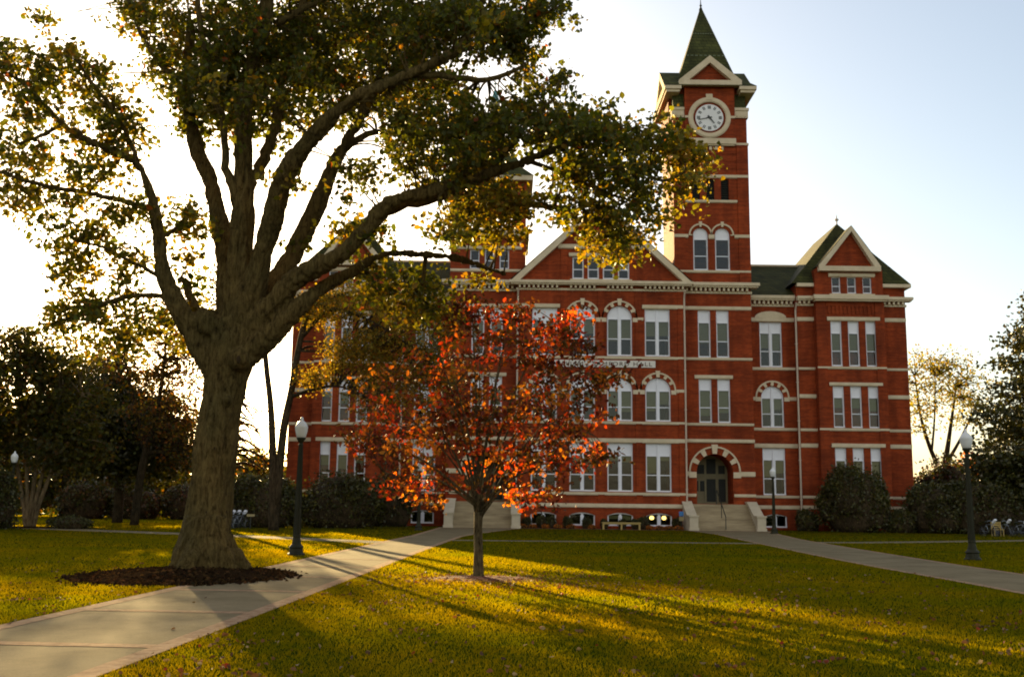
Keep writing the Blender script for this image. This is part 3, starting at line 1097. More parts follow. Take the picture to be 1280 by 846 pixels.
for k in range(5):
    b.box(14.62 + k * 0.46, 14.84 + k * 0.46, YT - 0.16, YT + 0.02, 29.8, 30.06)
hall_part(b, 'clock_ledge', STONE)
b = MB()
for (p, q) in ((12.58, 13.6), (17.64, 18.72)):
    b.box(p, q, YT - 0.12, YT + 0.6, 32.5, 33.3)
    b.box(p - 0.06, q + 0.06 if q > 18 else q, YT - 0.2, YT + 0.6, 33.1, 33.32)
    b.box(p, q, YT - 0.06, YT + 0.6, 30.24, 30.42)
    for k in range(3):
        b.box(p + 0.12 + k * 0.3, p + 0.30 + k * 0.3, YT - 0.17, YT, 32.62, 33.0)
b.box(12.52, 12.72, YT + 0.6, YT + 5.9, 32.5, 33.3)
b.box(18.58, 18.74, YT + 0.6, YT + 5.9, 32.5, 33.3)
hall_part(b, 'capital', STONE)
for (p, q) in ((12.72, 13.62), (17.62, 18.58)):
    b = MB()
    b.prism_x([(YT + 0.0, 33.3), (YT + 0.5, 33.3), (YT + 0.5, 34.6), (YT + 0.28, 34.6)], p, q)
    hall_part(b, 'skirt_roof', SPIREM)
# eaves cornice, broken by the pediments
o = 0.72
zc0, zc1 = 34.55, 34.95
for boxes in (((TX - TH - o, 13.3, TY - TH - o, TY - TH + 0.31), (TX - TH - o + 0.002, TX - TH + 0.3, TY - TH + 0.302, TY + TH + o)),
              ((17.95, TX + TH + o, TY - TH - o, TY - TH + 0.31), (TX + TH - 0.3, TX + TH + o - 0.002, TY - TH + 0.302, TY + TH + o))):
    b = MB()
    for k, (x0, x1, y0, y1) in enumerate(boxes):
        b.box(x0, x1, y0, y1, zc0 + 0.12 + 0.003 * k, zc1 - 0.003 * k)
        b.box(x0 + 0.12, x1 - 0.12, y0 + (0.12 if k == 0 else -0.05), y1 - 0.02, zc0 - 0.1 + 0.003 * k, zc0 + 0.13)
    hall_part(b, 'cornice', STONE)
b = MB()


def pediment(axis, s):
    """stone pediment over a clock panel; axis 0: faces -Y, axis 1: faces -X or +X"""
    yo = -TH - 0.62
    tri_o, tri_i = 2.52, 1.72
    for part in range(3):
        if part == 0:
            poly = [(-tri_o, 35.06), (tri_o, 35.06), (tri_o, 35.46), (-tri_o, 35.46)]
        elif part == 1:
            poly = [(-tri_o, 35.46), (-tri_i, 35.46), (0, 36.95), (0, 37.55)]
        else:
            poly = [(tri_i, 35.46), (tri_o, 35.46), (0, 37.55), (0, 36.95)]
        bb = MB()
        bb.prism_y([(x, z) for x, z in poly], yo, yo + 0.65)
        for f_, m_ in zip(bb.f, bb.m):
            pts = []
            for i_ in f_:
                x, y, z = bb.v[i_]
                if axis == 1:
                    x, y = (y * -s, x * s) if s > 0 else (y, -x)
                pts.append((TX + x, TY + y, z))
            b.face(pts)


pediment(0, 1)
pediment(1, 1)
pediment(1, -1)
hall_part(b, 'pediment', STONE)
b = MB()
rings = [(TH + o + 0.02, 34.96), (TH + 0.30, 35.38), (2.45, 35.75), (0.10, 43.25)]
for k in range(3):
    (h0, z0), (h1, z1) = rings[k], rings[k + 1]
    for (sx, sy, tx, ty) in ((-1, -1, 1, -1), (1, -1, 1, 1), (1, 1, -1, 1), (-1, 1, -1, -1)):
        b.face([(TX + sx * h0, TY + sy * h0, z0), (TX + tx * h0, TY + ty * h0, z0), (TX + tx * h1, TY + ty * h1, z1), (TX + sx * h1, TY + sy * h1, z1)])
# gablets behind the pediments
for (dx, dy) in ((0, -1), (1, 0), (-1, 0)):
    px_, py_ = -dy, dx
    for sg_ in (-1, 1):
        A_ = (TX + dx * (TH + 0.6) + px_ * 2.5 * sg_, TY + dy * (TH + 0.6) + py_ * 2.5 * sg_, 35.48)
        B_ = (TX + dx * (TH + 0.6), TY + dy * (TH + 0.6), 37.58)
        C_ = (TX + dx * 1.2, TY + dy * 1.2, 37.58)
        D_ = (TX + dx * 1.2 + px_ * 2.5 * sg_, TY + dy * 1.2 + py_ * 2.5 * sg_, 35.48)
        b.face([A_, B_, C_, D_] if sg_ > 0 else [D_, C_, B_, A_])
sp_ = hall_part(b, 'spire', SPIREM)
b = MB()
b.lathe([(0.16, 0), (0.12, 0.15), (0.05, 0.3), (0.12, 0.4), (0.05, 0.5), (0.015, 1.1)], (TX, TY, 43.2), 10)
b.build('finial', LOUVER, sp_)
b = MB()
for zz in (38.35, 40.6):
    hh = np.interp(zz, [35.75, 43.25], [2.45, 0.10]) + 0.015
    for k in range(9):
        xk = TX - hh + 2 * hh * (k + 0.5) / 9
        b.box(xk - hh * 0.07, xk + hh * 0.07, TY - hh - 0.02, TY - hh + 0.1, zz, zz + 0.09)
b.build('slate_band', mat('pale_slate', (0.16, 0.18, 0.11), (0.13, 0.15, 0.09), 3), sp_)
# clock
KX, KZ, KY = 15.58, 32.42, YT - 0.22
b = MB()
n = 40
for k in range(n):
    a0, a1 = 2 * PI * k / n, 2 * PI * (k + 1) / n
    for (ri, ro, y0, y1) in ((1.30, 1.70, KY - 0.12, KY + 0.02), (1.36, 1.62, KY - 0.17, KY - 0.12)):
        b.prism_y([(KX + ri * math.cos(a1), KZ + ri * math.sin(a1)), (KX + ri * math.cos(a0), KZ + ri * math.sin(a0)),
                   (KX + ro * math.cos(a0), KZ + ro * math.sin(a0)), (KX + ro * math.cos(a1), KZ + ro * math.sin(a1))][::-1], y0, y1)
b.box(KX - 0.26, KX + 0.26, KY - 0.2, KY + 0.02, KZ + 1.45, KZ + 1.95)
b.box(13.62, KX - 1.69, KY - 0.08, KY + 0.02, KZ - 0.02, KZ + 0.16)
b.box(KX + 1.69, 17.62, KY - 0.08, KY + 0.02, KZ - 0.02, KZ + 0.16)
ck = hall_part(b, 'clock', STONE)
b = MB()
n = 36
b.prism_y([(KX + 1.12 * math.cos(2 * PI * k / n), KZ + 1.12 * math.sin(2 * PI * k / n)) for k in range(n)], KY - 0.06, KY + 0.01, 0)
for k in range(12):
    a = PI / 2 - 2 * PI * k / 12
    big = k % 3 == 0
    for off in ((-0.055, 0.055) if not big else (-0.09, 0.0, 0.09)):
        ca, sa = math.cos(a), math.sin(a)
        tx, tz = -sa, ca
        w_ = 0.03
        q = [(KX + ca * 0.74 + tx * (off - w_), KZ + sa * 0.74 + tz * (off - w_)), (KX + ca * 1.0 + tx * (off - w_), KZ + sa * 1.0 + tz * (off - w_)),
             (KX + ca * 1.0 + tx * (off + w_), KZ + sa * 1.0 + tz * (off + w_)), (KX + ca * 0.74 + tx * (off + w_), KZ + sa * 0.74 + tz * (off + w_))]
        b.prism_y(q, KY - 0.075, KY - 0.062, 1)
b.build('clock_face', [CLOCKFACE, BLACK], ck)
for (ang, L_, w_) in ((PI / 2 - 2 * PI * 43 / 60, 0.92, 0.05), (PI / 2 - 2 * PI * (4 + 43 / 60) / 12, 0.62, 0.07)):
    b = MB()
    ca, sa = math.cos(ang), math.sin(ang)
    tx, tz = -sa, ca
    b.prism_y([(KX - ca * 0.2 - tx * w_, KZ - sa * 0.2 - tz * w_), (KX + ca * L_ - tx * w_ * 0.4, KZ + sa * L_ - tz * w_ * 0.4),
               (KX + ca * L_ + tx * w_ * 0.4, KZ + sa * L_ + tz * w_ * 0.4), (KX - ca * 0.2 + tx * w_, KZ - sa * 0.2 + tz * w_)], KY - 0.11 - 0.02 * (L_ < 0.7), KY - 0.09 - 0.02 * (L_ < 0.7))
    b.build('clock_hand', BLACK, ck)

# ---- left tower head: small windows, open belfry, lantern
LX = mx(15.65)
LX0, LX1 = LX - 2.95, LX + 2.95
for xc in (-3.0, -1.84, -0.68):
    window(xc - 0.37, xc + 0.37, 19.9, 21.44, YT, double=False, panel=0.0, blind=0)
band(LX0 + 0.3, LX1 - 0.3, YT, 21.5, 21.72, 0.12, 'lintel')
band(LX0, LX1, YT, 19.7, 19.86, 0.12)
b = MB()
b.box(LX0 - 0.25, LX1 + 0.25, YT - 0.3, YT + 6.2, 22.5, 22.95)
b.box(LX0 - 0.1, LX1 + 0.1, YT - 0.15, YT + 6.05, 22.95, 23.1)
hall_part(b, 'cornice', STONE)
b = MB()
for (p, q) in ((LX0, LX0 + 1.0), (LX - 0.4, LX + 0.4), (LX1 - 1.0, LX1)):
    for (y0, y1) in ((YT, YT + 0.9), (YT + 5.0, YT + 5.9)):
        b.box(p, q, y0, y1, 23.1, 25.6)
b.box(LX0, LX0 + 0.9, YT + 2.5, YT + 3.4, 23.1, 25.6)
b.box(LX1 - 0.9, LX1, YT + 2.5, YT + 3.4, 23.1, 25.6)
b.box(LX0 - 0.02, LX1 + 0.02, YT - 0.02, YT + 5.92, 25.6, 27.0)
hall_part(b, 'belfry', BRICK)
b = MB()
b.box(LX0 - 0.5, LX1 + 0.5, YT - 0.5, YT + 6.4, 27.0, 27.4)
hall_part(b, 'cornice', STONE)
b = MB()
rings = [(3.5, 27.4), (2.7, 28.2), (1.3, 31.0), (0.75, 32.4), (0.7, 32.6)]
for k in range(4):
    (h0, z0), (h1, z1) = rings[k], rings[k + 1]
    for (sx, sy, tx, ty) in ((-1, -1, 1, -1), (1, -1, 1, 1), (1, 1, -1, 1), (-1, 1, -1, -1)):
        b.face([(LX + sx * h0, TY + sy * h0, z0), (LX + tx * h0, TY + ty * h0, z0), (LX + tx * h1, TY + ty * h1, z1), (LX + sx * h1, TY + sy * h1, z1)])
lr_ = hall_part(b, 'spire', SPIREM)
b = MB()
b.lathe([(0.5, 32.6), (0.42, 34.7), (0.36, 34.8)], (LX + 0.3, TY, 0), 8)
b.build('lantern', CREAM, lr_)
b = MB()
b.lathe([(0.42, 34.75), (0.34, 35.05), (0.16, 35.6), (0.05, 35.95), (0.03, 36.3), (0.16, 36.4), (0.03, 36.5), (0.02, 36.9)], (LX + 0.3, TY, 0), 10)
b.build('lantern_cap', TEAL, lr_)


# ------------------------------------------------------------------ vegetation
def leaf_mesh(name, P, size, colours, m, parent=None, droop=0.0, aspect=0.6, horizontal=0.0, size_var=0.35):
    """one mesh of folded, pointed leaves; P (n,3) positions, colours (n,3)"""
    n = len(P)
    d = rng.normal(size=(n, 3))
    d[:, 2] = d[:, 2] * (1 - horizontal * 0.7) - droop
    d /= np.linalg.norm(d, axis=1)[:, None] + 1e-9
    u = rng.normal(size=(n, 3))
    s_ = np.cross(d, u)
    s_ /= np.linalg.norm(s_, axis=1)[:, None] + 1e-9
    nn = np.cross(s_, d)
    L_ = size * (1 + size_var * rng.uniform(-1, 1, n))[:, None]
    Wd = L_ * aspect * 0.5
    fold = nn * L_ * 0.12
    base = P - d * L_ * 0.5
    tip = P + d * L_ * 0.5 - nn * L_ * 0.10
    V = np.stack([base, tip, P - d * L_ * 0.12 + s_ * Wd + fold, P + d * L_ * 0.2 + s_ * Wd * 0.85 + fold * 0.8,
                  P - d * L_ * 0.12 - s_ * Wd + fold, P + d * L_ * 0.2 - s_ * Wd * 0.85 + fold * 0.8], axis=1).reshape(-1, 3)
    idx = np.arange(n)[:, None] * 6
    F = np.concatenate([idx + np.array([0, 2, 3, 1]), idx + np.array([0, 1, 5, 4])], axis=1).reshape(-1, 4)
    me = bpy.data.meshes.new(name)
    me.vertices.add(len(V))
    me.vertices.foreach_set('co', V.astype(np.float32).ravel())
    me.loops.add(F.size)
    me.loops.foreach_set('vertex_index', F.astype(np.int32).ravel())
    me.polygons.add(len(F))
    me.polygons.foreach_set('loop_start', np.arange(0, F.size, 4, dtype=np.int32))
    me.polygons.foreach_set('loop_total', np.full(len(F), 4, dtype=np.int32))
    me.update(calc_edges=True)
    at = me.attributes.new('leaf_colour', 'FLOAT_COLOR', 'POINT')
    cc = np.concatenate([np.repeat(colours, 6, axis=0), np.ones((n * 6, 1))], axis=1)
    at.data.foreach_set('color', cc.astype(np.float32).ravel())
    me.materials.append(m)
    o = bpy.data.objects.new(name, me)
    COL.objects.link(o)
    if parent:
        o.parent = parent
        o.matrix_parent_inverse = Matrix.Translation(-parent.location)
    return o


def palette(n, cols, w=None, jitter=0.25):
    cols = np.array(cols)
    k = rng.choice(len(cols), n, p=w)
    c = cols[k] * (1 + jitter * rng.uniform(-1, 1, (n, 1))) * (1 + 0.1 * rng.uniform(-1, 1, (n, 3)))
    return np.clip(c, 0.002, 0.9)


def bark(name, c1, c2, s=6, relief=0.05):
    """furrowed bark: upright ridges broken across, with paler plates"""
    m, t, out = new_mat(name)
    b = N(t, 'ShaderNodeBsdfPrincipled', Roughness=0.95)
    b.inputs['Specular IOR Level'].default_value = 0.1
    t.links.new(b.outputs[0], out.inputs['Surface'])
    tc = N(t, 'ShaderNodeTexCoord')
    mp = N(t, 'ShaderNodeMapping')
    mp.inputs['Scale'].default_value = (1, 1, 0.22)
    t.links.new(tc.outputs['Object'], mp.inputs['Vector'])
    na = N(t, 'ShaderNodeTexNoise', Scale=s * 2.4, Detail=9, Roughness=0.72, Distortion=0.5)
    t.links.new(mp.outputs[0], na.inputs['Vector'])
    nb = N(t, 'ShaderNodeTexNoise', Scale=s * 0.8, Detail=5, Roughness=0.6)
    t.links.new(tc.outputs['Object'], nb.inputs['Vector'])
    ml = N(t, 'ShaderNodeMath', operation='ADD')
    mk = N(t, 'ShaderNodeMath', operation='MULTIPLY')
    mk.inputs[1].default_value = 0.35
    t.links.new(nb.outputs['Fac'], mk.inputs[0])
    t.links.new(na.outputs['Fac'], ml.inputs[0])
    t.links.new(mk.outputs[0], ml.inputs[1])
    rp = ramp(t, [(0.50, tuple(x * 0.25 for x in c2)), (0.62, c2), (0.80, tuple(x * 1.15 for x in c1))])
    t.links.new(ml.outputs[0], rp.inputs[0])
    n3 = N(t, 'ShaderNodeTexNoise', Scale=0.9, Detail=4)
    t.links.new(tc.outputs['Object'], n3.inputs['Vector'])
    r3 = ramp(t, [(0.3, (0.7, 0.75, 0.7)), (0.7, (1.2, 1.12, 1.0))])
    t.links.new(n3.outputs['Fac'], r3.inputs[0])
    mu = N(t, 'ShaderNodeMix', data_type='RGBA', blend_type='MULTIPLY')
    mu.inputs[0].default_value = 1
    t.links.new(rp.outputs[0], mu.inputs[6])
    t.links.new(r3.outputs[0], mu.inputs[7])
    t.links.new(mu.outputs[2], b.inputs['Base Color'])
    bp = N(t, 'ShaderNodeBump', Strength=1.0, Distance=relief * 2)
    t.links.new(ml.outputs[0], bp.inputs['Height'])
    t.links.new(bp.outputs[0], b.inputs['Normal'])
    return m


BARK_OAK = bark('oak_bark', (0.17, 0.122, 0.046), (0.105, 0.072, 0.026), 7, 0.06)
BARK_DARK = bark('dark_bark', (0.075, 0.052, 0.030), (0.04, 0.028, 0.016), 5)
BARK_PALE = bark('pale_bark', (0.22, 0.16, 0.09), (0.13, 0.09, 0.05), 4)
LEAF = leaf_mat('green_leaf', 0.5, (1.9, 1.7, 0.42))
LEAF_RED = leaf_mat('red_leaf', 0.55, (2.0, 1.35, 0.5))
LEAF_DARK = leaf_mat('evergreen_leaf', 0.22, (1.4, 1.3, 0.5), 0.4, 0.4)

GREENS = [(0.070, 0.080, 0.011), (0.090, 0.094, 0.012), (0.054, 0.062, 0.010), (0.125, 0.112, 0.013)]
GOLDS = [(0.25, 0.185, 0.016), (0.19, 0.155, 0.015), (0.14, 0.125, 0.014), (0.32, 0.16, 0.015)]


def branch_path(p0, p1, sag=0.0, wob=0.06, n=5, rise=0.15):
    p0, p1 = np.array(p0, float), np.array(p1, float)
    L_ = np.linalg.norm(p1 - p0)
    out = []
    ph = rng.normal(size=3) * wob * L_
    for k in range(n + 1):
        u = k / n
        p = p0 + (p1 - p0) * u + ph * math.sin(PI * u) + np.array([0, 0, (rise - sag) * L_ * math.sin(PI * u) * 0.6])
        out.append(p)
    return out


# ---- the great oak
OY = 24.6
oak = empty('oak_tree', tuple(G(255, 715)), 'huge old oak with thick forked trunk on the lawn beside the left path', 'tree')


def limb(pts, sides_=10, n=5):
    """pts: (px,py,width_px,dy)"""
    P = []
    for (px, py, w, dy) in pts:
        Y = OY + dy
        p = U(px, py, Y)
        P.append((*p, w / 2 * Y / FPX))
    Q = catmull(P, n)
    return [q[:3] for q in Q], [max(q[3], 0.012) for q in Q]


thick = [
    [(253, 735, 84, 0), (253, 716, 80, 0), (253, 700, 72, 0), (258, 665, 60, 0), (264, 610, 56, 0), (272, 545, 55, 0), (281, 485, 56, 0), (288, 440, 64, 0), (292, 400, 60, 0)],
    # left limb
    [(276, 478, 34, -0.1), (252, 436, 36, -0.2), (228, 395, 28, -0.4), (206, 348, 24, -0.5), (199, 300, 19, -0.6), (190, 250, 15, -0.8), (172, 205, 13, -1.0), (140, 190, 12, -1.2), (108, 174, 11, -1.4), (78, 156, 10, -1.5), (47, 122, 8, -1.6), (20, 98, 6, -1.7), (-12, 80, 5, -1.8)],
    # centre left
    [(290, 420, 46, 0.2), (285, 340, 34, 0.4), (277, 285, 28, 0.6), (262, 225, 24, 0.8), (245, 185, 20, 0.9), (236, 140, 15, 1.0), (232, 95, 11, 1.1), (238, 40, 9, 1.2), (232, -20, 7, 1.2)],
    # centre
    [(296, 410, 50, 0), (300, 330, 38, -0.1), (304, 262, 31, -0.2), (303, 203, 28, -0.3), (304, 150, 24, -0.4), (312, 90, 20, -0.4), (330, 30, 17, -0.4), (338, -40, 13, -0.4), (345, -120, 10, -0.3)],
    # centre right
    [(305, 400, 46, -0.2), (328, 320, 32, -0.6), (345, 258, 29, -1.0), (360, 212, 28, -1.4), (392, 170, 25, -1.8), (431, 132, 22, -2.1), (475, 109, 20, -2.3), (519, 90, 17, -2.4), (566, 66, 13, -2.4), (592, 38, 10, -2.3), (606, -10, 7, -2.2)],
    # right of centre
    [(310, 405, 46, 0.2), (348, 352, 34, 0.4), (375, 300, 28, 0.5), (397, 255, 25, 0.6), (416, 212, 22, 0.7), (436, 172, 19, 0.8), (458, 130, 16, 0.9), (480, 80, 12, 1.0), (505, 30, 10, 1.1), (520, -40, 8, 1.2)],
    # big right limb
    [(302, 428, 50, -0.1), (335, 390, 36, -0.5), (364, 354, 30, -0.8), (393, 334, 29, -1.1), (428, 317, 27, -1.4), (457, 288, 25, -1.6), (490, 252, 23, -1.8), (550, 238, 20, -2.0), (612, 217, 17, -2.2), (660, 200, 14, -2.3), (692, 186, 11, -2.3), (735, 170, 8, -2.4), (790, 160, 5, -2.4)],
    # lower right limb
    [(298, 446, 46, -0.1), (330, 424, 38, -0.4), (353, 404, 30, -0.6), (379, 380, 25, -0.7), (408, 356, 19, -0.6), (442, 339, 15, -0.4), (480, 318, 13, -0.2), (530, 318, 11, 0.0), (575, 324, 10, 0.2), (612, 336, 8, 0.4), (634, 343, 6, 0.4)],
]
mid = [
    [(190, 262, 8, -0.7), (150, 250, 7, -0.9), (110, 241, 6.5, -1.1), (62, 233, 6, -1.3), (25, 224, 5, -1.5), (-10, 210, 4, -1.6)],
    [(224, 385, 9, -0.4), (195, 369, 7, -0.1), (150, 373, 6, 0.2), (115, 386, 5, 0.5), (78, 402, 4, 0.7), (50, 405, 2.5, 0.8)],
    [(250, 400, 12, 0.1), (238, 372, 11, 0.1), (233, 352, 10, 0.2), (222, 352, 7, 0.2)],
    [(302, 290, 16, -0.2), (294, 240, 13, -0.3), (282, 212, 11, -0.4), (279, 160, 9, -0.5), (262, 90, 8, -0.6), (247, 0, 7, -0.7), (240, -60, 5, -0.7)],
    [(308, 240, 18, -0.2), (322, 215, 16, 0.0), (333, 190, 15, 0.2), (346, 150, 14, 0.4), (352, 100, 12, 0.6), (372, 40, 10, 0.8), (385, -40, 8, 1.0)],
    [(470, 266, 14, -1.5), (510, 256, 12, -1.3), (560, 246, 11, -1.1), (610, 254, 10, -1.0), (640, 259, 9, -0.9), (672, 256, 8, -0.8), (700, 262, 7, -0.8), (732, 278, 5, -0.7), (765, 285, 4, -0.7)],
    [(700, 186, 8, -2.3), (752, 208, 6, -2.4), (792, 212, 5, -2.5), (828, 226, 4, -2.6), (858, 214, 3, -2.6)],
    [(660, 200, 7, -2.3), (700, 215, 5, -2.0), (745, 235, 4, -1.8), (790, 252, 3, -1.7)],
    [(510, 92, 11, -2.3), (560, 96, 9, -2.2), (610, 100, 7, -2.0), (655, 82, 5, -1.9)],
    [(566, 66, 9, -2.4), (620, 48, 8, -2.2), (668, 22, 6, -2.0), (712, 6, 4, -2.0)],
    [(431, 185, 10, 0.8), (470, 165, 8, 1.5), (510, 170, 6, 2.0), (560, 160, 5, 2.4)],
    [(612, 217, 8, -2.2), (655, 160, 6, -2.6), (690, 125, 4, -2.8), (700, 100, 3, -2.8)],
    [(172, 205, 6, -1.0), (150, 150, 5, -1.2), (120, 110, 4, -1.3), (95, 75, 3, -1.4)],
    [(78, 156, 6, -1.5), (50, 170, 5, -1.7), (20, 180, 4, -1.8)],
    [(110, 241, 4, -1.1), (135, 215, 3.5, -1.0), (150, 200, 3, -1.0)],
    [(199, 300, 6, -0.6), (220, 285, 5, -0.2), (240, 260, 4, 0.1)],
    [(206, 348, 6, -0.5), (170, 330, 5, -0.4), (130, 310, 4, -0.2), (95, 300, 3, 0)],
    [(232, 120, 8, 1.0), (200, 80, 6, 1.3), (175, 40, 5, 1.5), (160, 0, 4, 1.6)],
    [(530, 318, 6, 0), (530, 345, 5, 0.2), (520, 365, 4, 0.4)],
    [(345, 30, 10, -0.4), (420, -10, 8, 0.5), (500, -60, 6, 1.0)],
]
tb = MB()
LIMBS = []
for k, l in enumerate(thick):
    P, Rd = limb(l)
    if k:
        Rd = [r * 0.92 for r in Rd]
    tb.tube(P, Rd, 14)
    LIMBS += [(p, r) for p, r in zip(P, Rd) if p[2] > 4.0]
# root flare
base = np.array(G(255, 716))
for k in range(9):
    a = 2 * PI * k / 9 + 0.3
    d = np.array([math.cos(a), math.sin(a), 0])
    s_ = 1 + 0.25 * math.sin(3 * a + 1)
    tb.tube([base + d * 0.26 + np.array([0, 0, 1.25]), base + d * 0.42 + np.array([0, 0, 0.55]), base + d * 0.62 * s_ + np.array([0, 0, 0.18]), base + d * 0.92 * s_ + np.array([0, 0, -0.14])],
            [0.24, 0.27, 0.23, 0.14], 8)
for (px, py, dpt, r0) in ((300, 449, .80, .22), (258, 404, .62, .30), (284, 500, .60, .12)):      # burls and old branch collars
    tb.tube([U(px, py, OY), U(px, py, OY - dpt * .75), U(px, py, OY - dpt)], [r0 * 1.3, r0 * 1.2, r0 * .7], 10)
tmp = tb.build('tmp_trunk', BARK_OAK)
md = tmp.modifiers.new('r', 'REMESH')
md.mode = 'VOXEL'
md.voxel_size = 0.04
bpy.context.view_layer.update()
me = bpy.data.meshes.new_from_object(tmp.evaluated_get(bpy.context.evaluated_depsgraph_get()))
bpy.data.objects.remove(tmp)
bm = bmesh.new()
bm.from_mesh(me)
for _ in range(3):
    bmesh.ops.smooth_vert(bm, verts=bm.verts, factor=0.5, use_axis_x=True, use_axis_y=True, use_axis_z=True)
bm.normal_update()
for v in bm.verts:
    p = v.co
    rdg = noise.noise(Vector((p.x * 9, p.y * 9, p.z * 1.6)))
    lump = noise.noise(Vector((p.x * 1.3, p.y * 1.3, p.z * 0.9 + 5)))
    rd2 = abs(noise.noise(Vector((p.x * 5, p.y * 5, p.z * 0.9 + 9))))
    v.co = p + v.normal * (0.028 * rdg + 0.075 * lump - 0.05 * max(0, 0.25 - rd2) * 4 + 0.012 * noise.noise(p * 22))
bm.normal_update()
from mathutils.bvhtree import BVHTree
bvh = BVHTree.FromBMesh(bm)
KN = []
for (kx, ky, kr) in ((299, 449, .085), (268, 560, .03), (292, 590, .035), (258, 640, .03), (283, 640, .03)):
    hit = bvh.ray_cast(Vector((0, 0, EYE)), Vector(ray(kx, ky)).normalized())
    if hit[0]:
        KN.append((hit[0], hit[1], kr))
bm.to_mesh(me)
bm.free()
for pgn in me.polygons:
    pgn.use_smooth = True
me.materials.clear()
me.materials.append(BARK_OAK)
trunk = bpy.data.objects.new('trunk', me)
COL.objects.link(trunk)
trunk.parent = oak
trunk.matrix_parent_inverse = Matrix.Translation(-oak.location)
for (c, nrm, kr) in KN:
    kb = MB()
    q = nrm.to_track_quat('Z', 'Y')
    kb.lathe([(kr * .2, kr * .10), (kr * .75, kr * .06), (kr, -kr * .1), (kr * .8, -kr * .4)], sides=12)
    kb.v = [tuple(c + q @ Vector((v[0] * .8, v[1] * 1.25, v[2]))) for v in kb.v]
    kb.build('knot', BARK_DARK, oak, True)
bb = MB()
for l in mid:
    P, Rd = limb(l, n=4)
    P = [p + rng.normal(size=3) * r * 0.25 for p, r in zip(P, Rd)]
    bb.tube(P, Rd, 8)
    LIMBS += [(p, r) for p, r in zip(P, Rd)]

# crown: leafy sprays carried by twigs from the nearest limb; (px,py,rx,ry,sprays,gold share,depth spread)
SPRAYS = [
    (60, 85, 60, 30, 20, .35, 1.2), (120, 110, 40, 40, 18, .35, 1.2), (40, 130, 40, 40, 16, .4, 1.2), (150, 155, 35, 35, 18, .3, 1.0),
    (60, 180, 60, 40, 24, .35, 1.2), (115, 200, 50, 35, 18, .4, 1.0), (20, 225, 25, 25, 8, .4, 1.0), (60, 255, 60, 25, 14, .5, 1.0), (140, 262, 45, 25, 14, .5, 1.0),
    (5, 75, 12, 18, 6, .4, 1.0), (10, 250, 25, 18, 5, .5, .8),
    (110, 305, 55, 25, 18, .55, 1.2), (235, 290, 28, 50, 20, .55, 1.0), (165, 335, 40, 30, 14, .6, 1.0), (90, 345, 40, 22, 12, .5, 1.0), (80, 390, 45, 22, 20, .2, .8),
    (150, 385, 40, 22, 12, .5, 1.0), (240, 370, 20, 30, 6, .6, .8), (190, 420, 60, 28, 16, .6, 1.4), (125, 425, 50, 20, 10, .5, 1.2),
    (190, 20, 45, 32, 34, .3, 1.5), (225, 75, 45, 40, 36, .3, 1.6), (238, 150, 16, 22, 9, .3, 1.0), (285, 45, 60, 50, 54, .22, 2.2),
    (270, 110, 55, 45, 52, .16, 2.0), (330, 95, 60, 50, 60, .14, 2.4), (295, 150, 40, 22, 18, .2, 1.6), (345, 150, 35, 25, 14, .25, 1.6), (400, 50, 80, 60, 95, .14, 2.6), (420, 115, 70, 40, 60, .12, 2.4),
    (490, 45, 70, 55, 80, .14, 2.6), (560, 35, 70, 40, 66, .16, 2.4), (630, 25, 60, 25, 34, .18, 2.0), (690, 10, 28, 16, 12, .15, 1.2), (640, 65, 32, 22, 18, .3, 1.2), (655, 92, 16, 14, 6, .6, .8),
    (520, 110, 65, 30, 46, .14, 2.2), (490, 150, 40, 28, 18, .14, 1.8), (445, 215, 26, 30, 9, .3, 1.2), (550, 150, 60, 40, 42, .1, 2.0), (600, 165, 55, 38, 40, .08, 2.0), (660, 160, 60, 36, 50, .08, 1.8), (715, 165, 38, 34, 30, .08, 1.5),
    (688, 108, 18, 18, 9, .05, .7), (670, 138, 24, 16, 10, .05, .9), (760, 165, 45, 26, 26, .1, 1.3), (800, 185, 40, 26, 20, .15, 1.3), (735, 215, 50, 34, 34, .1, 1.5), (790, 230, 42, 34, 24, .25, 1.3),
    (520, 200, 50, 34, 24, .15, 1.8), (590, 205, 50, 30, 26, .15, 1.6),
    (855, 195, 24, 22, 14, .95, .7), (858, 235, 18, 22, 8, .95, .7), (836, 165, 14, 16, 6, .3, .7),
    (600, 262, 55, 24, 26, .45, 1.3), (570, 280, 30, 26, 14, .4, 1.2), (620, 248, 30, 14, 10, .85, .8), (650, 250, 30, 16, 10, .6, .8), (625, 290, 30, 22, 10, .7, .8),
    (745, 270, 42, 30, 22, .5, 1.3), (780, 305, 28, 24, 13, .75, .9), (735, 300, 26, 20, 6, .7, .9), (700, 265, 30, 16, 8, .4, 1.0), (815, 270, 20, 24, 8, .35, .8),
    (525, 355, 34, 24, 18, .12, .8), (480, 355, 32, 18, 12, .3, .8), (545, 385, 26, 22, 10, .2, .7), (500, 390, 22, 18, 6, .4, .7), (455, 335, 22, 14, 6, .5, .8), (607, 352, 18, 14, 4, .8, .6),
    (440, 285, 28, 14, 6, .4, 1.0), (380, 310, 12, 20, 3, .5, .8), (470, 300, 20, 10, 4, .4, .8), (360, 240, 15, 20, 5, .4, 1.5),
    # the part of the crown above the picture
    (300, -60, 140, 50, 60, .2, 3.0), (460, -60, 140, 50, 60, .2, 3.0), (400, -150, 170, 50, 50, .2, 3.0), (610, -40, 80, 35, 26, .2, 2.0), (370, -230, 110, 40, 24, .2, 2.5), (60, 20, 40, 18, 3, .3, 1.0),
]
LP = np.array([p for p, r in LIMBS])
LR = np.array([r for p, r in LIMBS])
leafP, leafC = [], []
